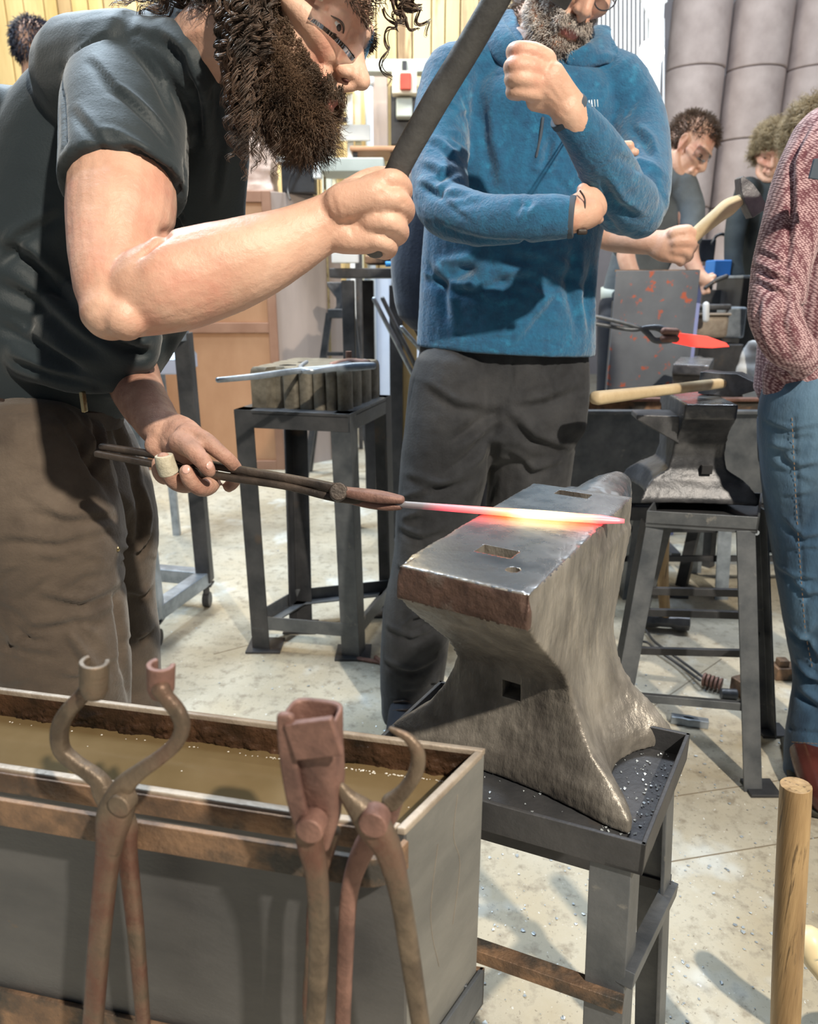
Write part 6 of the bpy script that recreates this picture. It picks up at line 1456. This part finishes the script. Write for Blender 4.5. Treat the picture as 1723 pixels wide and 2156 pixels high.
# ================================================================== person in maroon knit at the right edge
rs = np.random.RandomState(8)
mk = thing('person', 'person in a maroon marl sweater and blue jeans at the right edge, hand in pocket', 'person', (1.0,1.5,0))
yb = 1.52
HO = P(1905,25,yb+.02); Mm = frame(HO, (-.75,.60,-.25), (-.2,.1,.97))
g = head_blobs(Mm); g.tube([Mm@Vector((-.02,0,-.05)), P(1880,190,yb+.02), P(1870,280,yb+.03)],[.055,.06,.08]); g.pc([(1870,300,yb+.02,90),(1850,800,yb+.02,90)],dr=.4)
g.pc([(1742,310,yb,44),(1700,380,yb-.02,42),(1668,480,yb-.04,38),(1645,575,yb-.06,34),(1640,625,yb-.08,32),(1660,700,yb-.09,28),(1690,735,yb-.08,24)])
b = bake(g,.004,3); finish(b,'body',MT['skin'],mk)
fuzz(bake(head_blobs(Mm),.005,2), Mm, lambda L: ((L[:,2]>.045)|((L[:,0]<-.015)&(L[:,2]>-.04)))&~((L[:,0]>.06)&(L[:,2]<.075)), 2500, .035,.002,1,.0008, MT['hair_br'], mk,'hair',rs,.4,m=7)
g = G()
g.pc([(1800,800,yb+.02,195),(1805,650,yb+.02,185),(1830,500,yb+.02,188),(1850,350,yb+.02,180),(1860,260,yb+.02,120)], dr=.55, n=32)
g.pc([(1880,270,yb+.02,70),(1740,305,yb,74)],dr=.8)
g.pc([(1742,300,yb,74),(1700,380,yb-.02,68),(1668,480,yb-.04,62),(1645,565,yb-.06,58),(1638,625,yb-.08,56)], n=26)
g.pc([(1640,600,yb-.07,56),(1632,660,yb-.09,52),(1655,720,yb-.10,48),(1690,750,yb-.09,40)], n=26)
g.pc([(1680,790,yb-.02,70),(1672,835,yb-.01,60)],dr=.8)
b = bake(g,.0046,5)
for q,wd,dp in (([(1700,270),(1668,340),(1668,430),(1662,520),(1655,590)],8,8),([(1585,560),(1620,580),(1668,600)],8,9),([(1583,585),(1620,606),(1660,625)],7,7),([(1640,610),(1690,640),(1723,650)],4,4),([(1600,640),(1595,690),(1620,750)],7,5),([(1660,600),(1650,680),(1668,750)],9,6),([(1610,780),(1650,810),(1700,800)],12,9),([(1600,530),(1630,545),(1660,560)],7,4)): fold(b,q,wd,dp*1.7)
creasepx(b, [(1602,842),(1660,862),(1723,872)], 4, 4, False)
sw = finish(b,'sweater',MT['knit'],mk,noise=[(.0015,9,3)])
g = G(); q = [P(1719,332,1.30),P(1760,330,1.30),P(1760,385,1.30),P(1706,378,1.30)]; 
g = G(); g.prism([P(1716,334,1.34),P(1770,330,1.34),P(1770,385,1.34),P(1705,375,1.34)], (0,.006,0)); obj('label_tag', g, MT['fleece_dk'], mk, bevel=.001)
g = G()
g.pc([(1800,870,yb+.02,188),(1800,960,yb+.02,185)],dr=.6,n=32)
g.pc([(1708,850,yb-.01,102),(1712,1000,yb,100),(1722,1150,yb,88),(1735,1300,yb,78),(1745,1420,yb,68),(1742,1500,yb-.03,72),(1740,1560,yb-.05,78),(1738,1630,yb-.07,80)], dr=.95, n=28)
g.pc([(1890,900,yb+.04,105),(1895,1200,yb+.08,85),(1900,1500,yb+.1,72),(1900,1600,yb+.1,74)],dr=.95,n=28)
b = bake(g,.0052,4)
creasepx(b, [(1672,880),(1680,1050),(1690,1200),(1700,1330),(1718,1420)], 3.5, 3, False)
for x in (1663,1674,): pass
for q,wd,dp in (([(1660,1330),(1700,1360),(1723,1400)],9,8),([(1672,1400),(1700,1430),(1723,1440)],9,9),([(1680,1460),(1705,1480),(1723,1490)],9,9),([(1640,960),(1680,990),(1723,980)],9,5),([(1650,1100),(1690,1140),(1723,1130)],9,5),([(1660,1220),(1700,1260),(1723,1250)],9,6),([(1610,890),(1660,910),(1720,900)],7,4)): fold(b,q,wd,dp*1.7)
creasepx(b,[(1664,1535),(1700,1542),(1723,1545)],4,5,False); wrinkles(b,10,rs,(1610,900,1723,1350),80,8,5,.1,.5)
jn2 = finish(b,'jeans',MT['jeans'],mk,noise=[(.0016,9,3),(.0006,34,4)])
st_ = []
for k in range(46):
    y_ = 880+k*11.5; x_ = np.interp(y_,[880,1050,1200,1330,1420],[1668,1676,1686,1696,1714])
    st_.append(((x_,y_),(x_+.8,y_+5.5)))
g = G()
for a,c_ in st_:
    p0,p1 = hitpx(b,*a),hitpx(b,*c_)
    if p0 and p1: v_ = (Vector((0,0,CH))-p0).normalized()*.001; g.tube([p0+v_,p1+v_],.0007,n=5,sub=1)
for k in range(8):
    p0,p1 = hitpx(b,1668+k*8,1562+k*.6),hitpx(b,1673+k*8,1562.4+k*.6)
    if p0 and p1: v_ = (Vector((0,0,CH))-p0).normalized()*.001; g.tube([p0+v_,p1+v_],.0007,n=5,sub=1)
if g.v: obj('stitching', g, MT['thread'], jn2, kind='stuff')
for s_,(cx,cy) in enumerate(((P(1700,1640,yb-.05).x,yb-.055),(P(1900,1640,yb+.1).x,yb+.1))):
    cx -= .01
    g = G(); g.tube([(cx+.03,cy+.07,.065),(cx,cy-.0,.07),(cx-.025,cy-.09,.058),(cx-.04,cy-.145,.048)],[.045,.048,.047,.036],side=(0,0,1)); g.tube([(cx+.01,cy+.03,.06),(cx+.01,cy+.03,.14)],[.045,.05]); bb = bake(g,.005,4); bb['v'][:,2] = np.maximum(bb['v'][:,2],.02); sh_ = finish(bb,'boot',MT['boot'],mk)
    g = G(); g.tube([(cx+.035,cy+.10,.014),(cx,cy,.014),(cx-.025,cy-.09,.014),(cx-.045,cy-.155,.014)],[.045,.046,.053,.038],side=(0,0,1),dr=.28,sq=3); obj('sole', g, MT['sole'], sh_, smooth=True)

# ================================================================== person behind the blue fleece, swinging a hammer
rs = np.random.RandomState(21); Y4 = 2.15
nv = thing('person', 'person in a dark navy hoodie bent behind the blue fleece, holding hammer and tongs', 'person', (.30,2.25,0))
HO = P(1120,120,Y4+.05); Mn = frame(HO,(.85,-.2,-.5),(.45,.0,.9)); g = head_blobs(Mn)
g.tube([Mn@Vector((-.02,0,-.05)), P(1050,230,Y4+.1)],[.055,.07]); g.pc([(1050,250,Y4+.1,80),(960,650,Y4+.15,80)],dr=.7)
g.pc([(1080,290,Y4,40),(1150,430,Y4-.1,36),(1225,470,Y4-.20,32),(1290,498,1.92,30),(1345,508,1.86,26),(1380,512,1.83,24)])
g.pc([(1375,510,1.83,26),(1400,518,1.81,32),(1425,520,1.80,32)],dr=.6)
for q in ([(1420,492,1.79,15),(1448,488,1.785,13),(1460,496,1.81,12),(1456,506,1.83,11)],[(1425,510,1.785,15),(1450,508,1.78,13),(1458,520,1.80,12),(1450,528,1.82,11)],[(1422,526,1.79,14),(1444,528,1.785,12),(1450,540,1.80,11),(1440,545,1.82,10)],[(1410,540,1.80,13),(1428,545,1.795,11),(1434,552,1.81,10)],[(1400,500,1.82,15),(1425,488,1.83,13),(1448,484,1.83,12)]): g.pc(q, n=12)
g.pc([(1060,330,Y4+.25,40),(1040,520,Y4+.3,38),(1090,620,Y4+.2,34),(1160,650,2.37,28),(1195,662,2.35,26)])
b = bake(g,.004,3); finish(b,'body',MT['skin'],nv)
fuzz(bake(head_blobs(Mn),.005,2), Mn, lambda L: ((L[:,2]>.045)|((L[:,0]<-.015)&(L[:,2]>-.04)))&~((L[:,0]>.06)&(L[:,2]<.075)), 2000, .03,.002,1,.0009, MT['hair_br'], nv,'hair',rs,.4,m=7)
g = G(); g.pc([(925,640,Y4,95),(930,560,Y4,108),(950,470,Y4,115),(1000,350,Y4,115),(1050,250,Y4,90)],dr=.7,n=28); g.pc([(1070,280,Y4-.02,48),(1130,410,Y4-.1,44),(1190,455,Y4-.16,38)],capr=True)
b = bake(g,.006,5); finish(b,'hoodie',MT['navy'],nv,noise=[(.003,5,2)])
g = G(); g.pc([(940,640,Y4+.05,85),(980,760,Y4+.15,72),(985,900,Y4+.2,58),(985,1050,Y4+.22,48)],n=24); q = P(985,1050,Y4+.22); g.tube([q,Vector((q.x,q.y,.08))],[.065,.06])
g.pc([(970,660,Y4+.1,80),(1040,780,Y4+.1,66),(1075,900,Y4+.12,52),(1085,1000,Y4+.12,46)],n=20); q2 = P(1085,1000,Y4+.12); g.tube([q2,Vector((q2.x,q2.y,.08))],[.06,.06])
b = bake(g,.007,4); finish(b,'trousers',MT['black_cloth'],nv,noise=[(.002,7,2)])
for q in (q,q2):
    g = G(); g.tube([(q.x-.05,q.y,.04),(q.x+.06,q.y-.04,.04),(q.x+.14,q.y-.06,.032)],[.045,.045,.03],side=(0,0,1)); obj('boot', g, MT['leather'], nv, smooth=True)
hm2 = thing('hammer', 'cross peen hammer with pale handle held up by a bare forearm behind the blue fleece', 'hammer', P(1500,455,1.80))
g = G(); g.pc([(1425,540,1.81,12),(1465,494,1.80,14),(1510,455,1.78,16),(1535,436,1.775,18),(1560,420,1.77,11)],n=18,dr=.9); obj('handle', g, MT['wood_pale'], hm2, smooth=True)
g = G(); a_,c_ = P(1556,374,1.77),P(1594,450,1.77); d_ = (c_-a_).normalized(); e_ = Vector((0,-1,0)); s_ = d_.cross(e_).normalized()
def sq2(c, w_, h_): return [c+s_*(i*w_)+e_*(j*h_) for i,j in ((-1,-1),(-1,1),(1,1),(1,-1))]
g.loft([sq2(a_,.004,.016),sq2(a_.lerp(c_,.30),.015,.017),sq2(a_.lerp(c_,.62),.019,.018),sq2(c_,.019,.018)]); obj('hammer_head', g, MT['anvil_dark'], hm2, bevel=.002)

# ================================================================== grey jumper man with safety glasses
rs = np.random.RandomState(31); Y5 = 3.3
gm = thing('person', 'person in a grey jumper and safety glasses bending beside the spark screen', 'person', (P(1310,700,Y5).x,Y5+.1,0))
HO = P(1447,312,Y5); Mg = frame(HO,(.66,-.52,-.52),(.48,-.10,.86)); g = head_blobs(Mg)
g.tube([Mg@Vector((-.02,0,-.05)), P(1400,372,Y5+.05)],[.055,.07]); g.pc([(1400,390,Y5+.05,36),(1340,600,Y5+.1,44)],dr=.5)
g.pc([(1360,400,Y5-.02,22),(1322,480,Y5-.08,20),(1318,535,Y5-.13,19),(1330,575,Y5-.15,17),(1345,600,Y5-.16,16)]); g.pc([(1440,410,Y5,22),(1452,480,Y5-.05,21),(1452,535,Y5-.1,19),(1470,575,Y5-.15,14),(1488,592,Y5-.17,13)])
for q in ([(1486,588,Y5-.17,7),(1504,582,Y5-.18,5.5)],[(1488,596,Y5-.17,7),(1503,594,Y5-.19,5.5)],[(1484,602,Y5-.17,7),(1492,614,Y5-.19,5.5)],[(1480,602,Y5-.16,6),(1482,617,Y5-.18,5)],[(1488,584,Y5-.15,6),(1500,578,Y5-.14,5)]): g.pc(q,n=8)
b = bake(g,.005,3); bd = finish(b,'body',MT['skin'],gm)
fuzz(bake(head_blobs(Mg),.005,2), Mg, lambda L: ((L[:,2]>.045)|((L[:,0]<-.015)&(L[:,2]>-.03)))&~((L[:,0]>.05)&(L[:,2]<.065)), 3500, .026,.0015,.8,.0010, MT['hair_br'], gm,'hair',rs,.2,m=7)
eyes(Mg,gm)
g = G(); R = []
for i in range(17):
    a = radians(-70+140*i/16); R.append([Vector((.040+.066*cos(a),.072*sin(a),z_)) for z_ in (.022,-.022)]+[Vector((.038+.065*cos(a),.070*sin(a),z_)) for z_ in (-.022,.022)])
g.loft(R); g.xf(Mg); obj('safety_glasses', g, MT['lens'], gm, smooth=True)
g = G(); g.pc([(1322,625,Y5+.08,54),(1345,560,Y5+.07,60),(1378,480,Y5+.06,66),(1400,410,Y5+.05,62),(1402,368,Y5+.05,38)],dr=.6,n=28); g.pc([(1370,380,Y5,34),(1330,440,Y5-.04,30),(1316,500,Y5-.09,26),(1313,520,Y5-.11,23)],capr=True); g.pc([(1432,390,Y5,34),(1456,440,Y5-.03,28),(1456,500,Y5-.08,24)]); g.pc([(1385,348,Y5,22),(1420,385,Y5-.02,22)])
b = bake(g,.006,5); finish(b,'jumper',MT['grey_shirt'],gm,noise=[(.003,6,2),(.001,20,3)])
g = G(); g.pc([(1314,606,Y5+.08,47),(1311,638,Y5+.09,45)],dr=.6,capr=False,n=24); obj('shirt_hem', g, MT['beam'], gm, smooth=True)
g = G(); g.pc([(1312,640,Y5+.08,50),(1308,700,Y5+.09,50)],dr=.6); q = P(1288,810,Y5+.05); q2 = P(1330,810,Y5+.15)
g.pc([(1288,680,Y5+.06,30),(1284,760,Y5+.05,26),(1278,830,Y5+.05,22)]); g.tube([P(1278,830,Y5+.05),Vector((P(1278,830,Y5+.05).x,Y5+.05,.06))],[.045,.045]); g.pc([(1330,680,Y5+.12,32),(1335,830,Y5+.15,26)]); g.tube([P(1335,830,Y5+.15),Vector((P(1335,830,Y5+.15).x,Y5+.15,.06))],[.05,.05])
b = bake(g,.009,4); finish(b,'trousers',MT['black_cloth'],gm)
for qx,qy in ((P(1278,830,Y5+.05).x,Y5+.05),(P(1335,830,Y5+.15).x,Y5+.15)): g = G(); g.tube([(qx,qy+.05,.04),(qx+.06,qy-.10,.035)],[.045,.035]); obj('boot', g, MT['leather'], gm, smooth=True)

tl = thing('tool_bar', 'dark bar held in the bare hand beside the dark block', 'bar', P(1520,590,Y5-.19))
g = G(); g.pc([(1486,606,Y5-.19,4),(1505,592,Y5-.19,5),(1530,582,Y5-.19,5)],n=8); obj('bar_body', g, MT['black'], tl, smooth=True)

# ================================================================== curly haired onlooker and fair haired one behind, dark haired head far left
rs = np.random.RandomState(41); Y6 = 3.9
ch = thing('person', 'person with curly brown hair and a dark jacket half hidden by the maroon sweater', 'person', (P(1625,700,Y6).x,Y6,0))
HO = P(1628,322,Y6); Mc = frame(HO,(-.35,-.85,-.35),(-.1,-.3,.95)); g = head_blobs(Mc); g.tube([Mc@Vector((-.02,0,-.05)), P(1635,400,Y6+.05)],[.055,.07]); g.pc([(1635,410,Y6,44),(1635,600,Y6,50)],dr=.6)
b = bake(g,.005,3); finish(b,'body',MT['skin'],ch); eyes(Mc,ch)
fuzz(bake(head_blobs(Mc),.005,2), Mc, lambda L: ((L[:,2]>.025)|((L[:,0]<.0)&(L[:,2]>-.04)))&~((L[:,0]>.06)&(L[:,2]<.045)), 4000, .05,.007,1.6,.0012, MT['hair_bl'], ch,'hair',rs,.5,m=12)
g = G(); g.pc([(1625,640,Y6,70),(1628,520,Y6,72),(1632,430,Y6,64),(1632,385,Y6,42)],dr=.6,n=28); g.pc([(1575,400,Y6,26),(1552,470,Y6-.05,22),(1545,540,Y6-.1,18),(1552,585,Y6-.14,16)])
b = bake(g,.007,4); finish(b,'jacket',MT['dk_jacket'],ch,noise=[(.003,6,2)])
g = G(); q = P(1625,640,Y6); g.tube([(q.x-.08,q.y,q.z+.02),(q.x-.08,q.y,.05)],[.10,.06]); g.tube([(q.x+.08,q.y,q.z+.02),(q.x+.08,q.y,.05)],[.10,.06]); b = bake(g,.01,4); finish(b,'trousers',MT['black_cloth'],ch)
Y7 = 3.0
fh = thing('person', 'person with fair curly hair seen only as a mop above the maroon shoulder', 'person', (P(1700,700,Y7).x,Y7,0))
HO = P(1712,300,Y7); Mf = frame(HO,(.7,.4,-.35),(.3,.2,.95)); g = head_blobs(Mf); g.tube([Mf@Vector((-.02,0,-.05)), P(1715,420,Y7+.02)],[.055,.07]); g.pc([(1720,440,Y7,50),(1720,700,Y7,55)],dr=.6)
b = bake(g,.005,3); finish(b,'body',MT['skin'],fh)
fuzz(bake(head_blobs(Mf),.005,2), Mf, lambda L: ((L[:,2]>.0)|((L[:,0]<.0)))&~((L[:,0]>.05)&(L[:,2]<.045)), 4500, .055,.007,1.8,.0011, MT['hair_bl'], fh,'hair',rs,.3,m=12)
g = G(); g.pc([(1720,800,Y7,85),(1722,600,Y7,88),(1724,480,Y7,78),(1724,420,Y7,45)],dr=.6,n=24); q = P(1720,800,Y7)
for sx in (-.09,.09): g.tube([(q.x+sx,q.y,q.z),(q.x+sx,q.y,.05)],[.09,.06])
b = bake(g,.009,4); finish(b,'clothes',MT['dk_jacket'],fh)
Y8 = 3.6
dh = thing('person', 'person seen only as a dark haired head behind the smith\'s shoulder', 'person', (P(80,700,Y8).x,Y8,0))
HO = P(82,115,Y8); Md = frame(HO,(.5,.8,-.1),(0,0,1)); g = head_blobs(Md); g.tube([Md@Vector((-.02,0,-.05)), P(82,230,Y8)],[.055,.06]); g.pc([(82,240,Y8,50),(82,600,Y8,50)],dr=.6)
b = bake(g,.005,3); finish(b,'body',MT['skin'],dh)
fuzz(bake(head_blobs(Md),.005,2), Md, lambda L: (L[:,0]<.06)|(L[:,2]>.05), 3500, .03,.002,.8,.0016, mat('blue_black_hair',(.012,.012,.022),(.03,.03,.05),20,.5), dh,'hair',rs,.6,m=7)
g = G(); g.pc([(82,700,Y8,70),(82,450,Y8,78),(82,320,Y8,72),(82,262,Y8,40)],dr=.6,n=24); q = P(82,700,Y8)
for sx in (-.09,.09): g.tube([(q.x+sx,q.y,q.z),(q.x+sx,q.y,.05)],[.09,.06])
b = bake(g,.009,4); finish(b,'clothes',MT['dk_jacket'],dh)
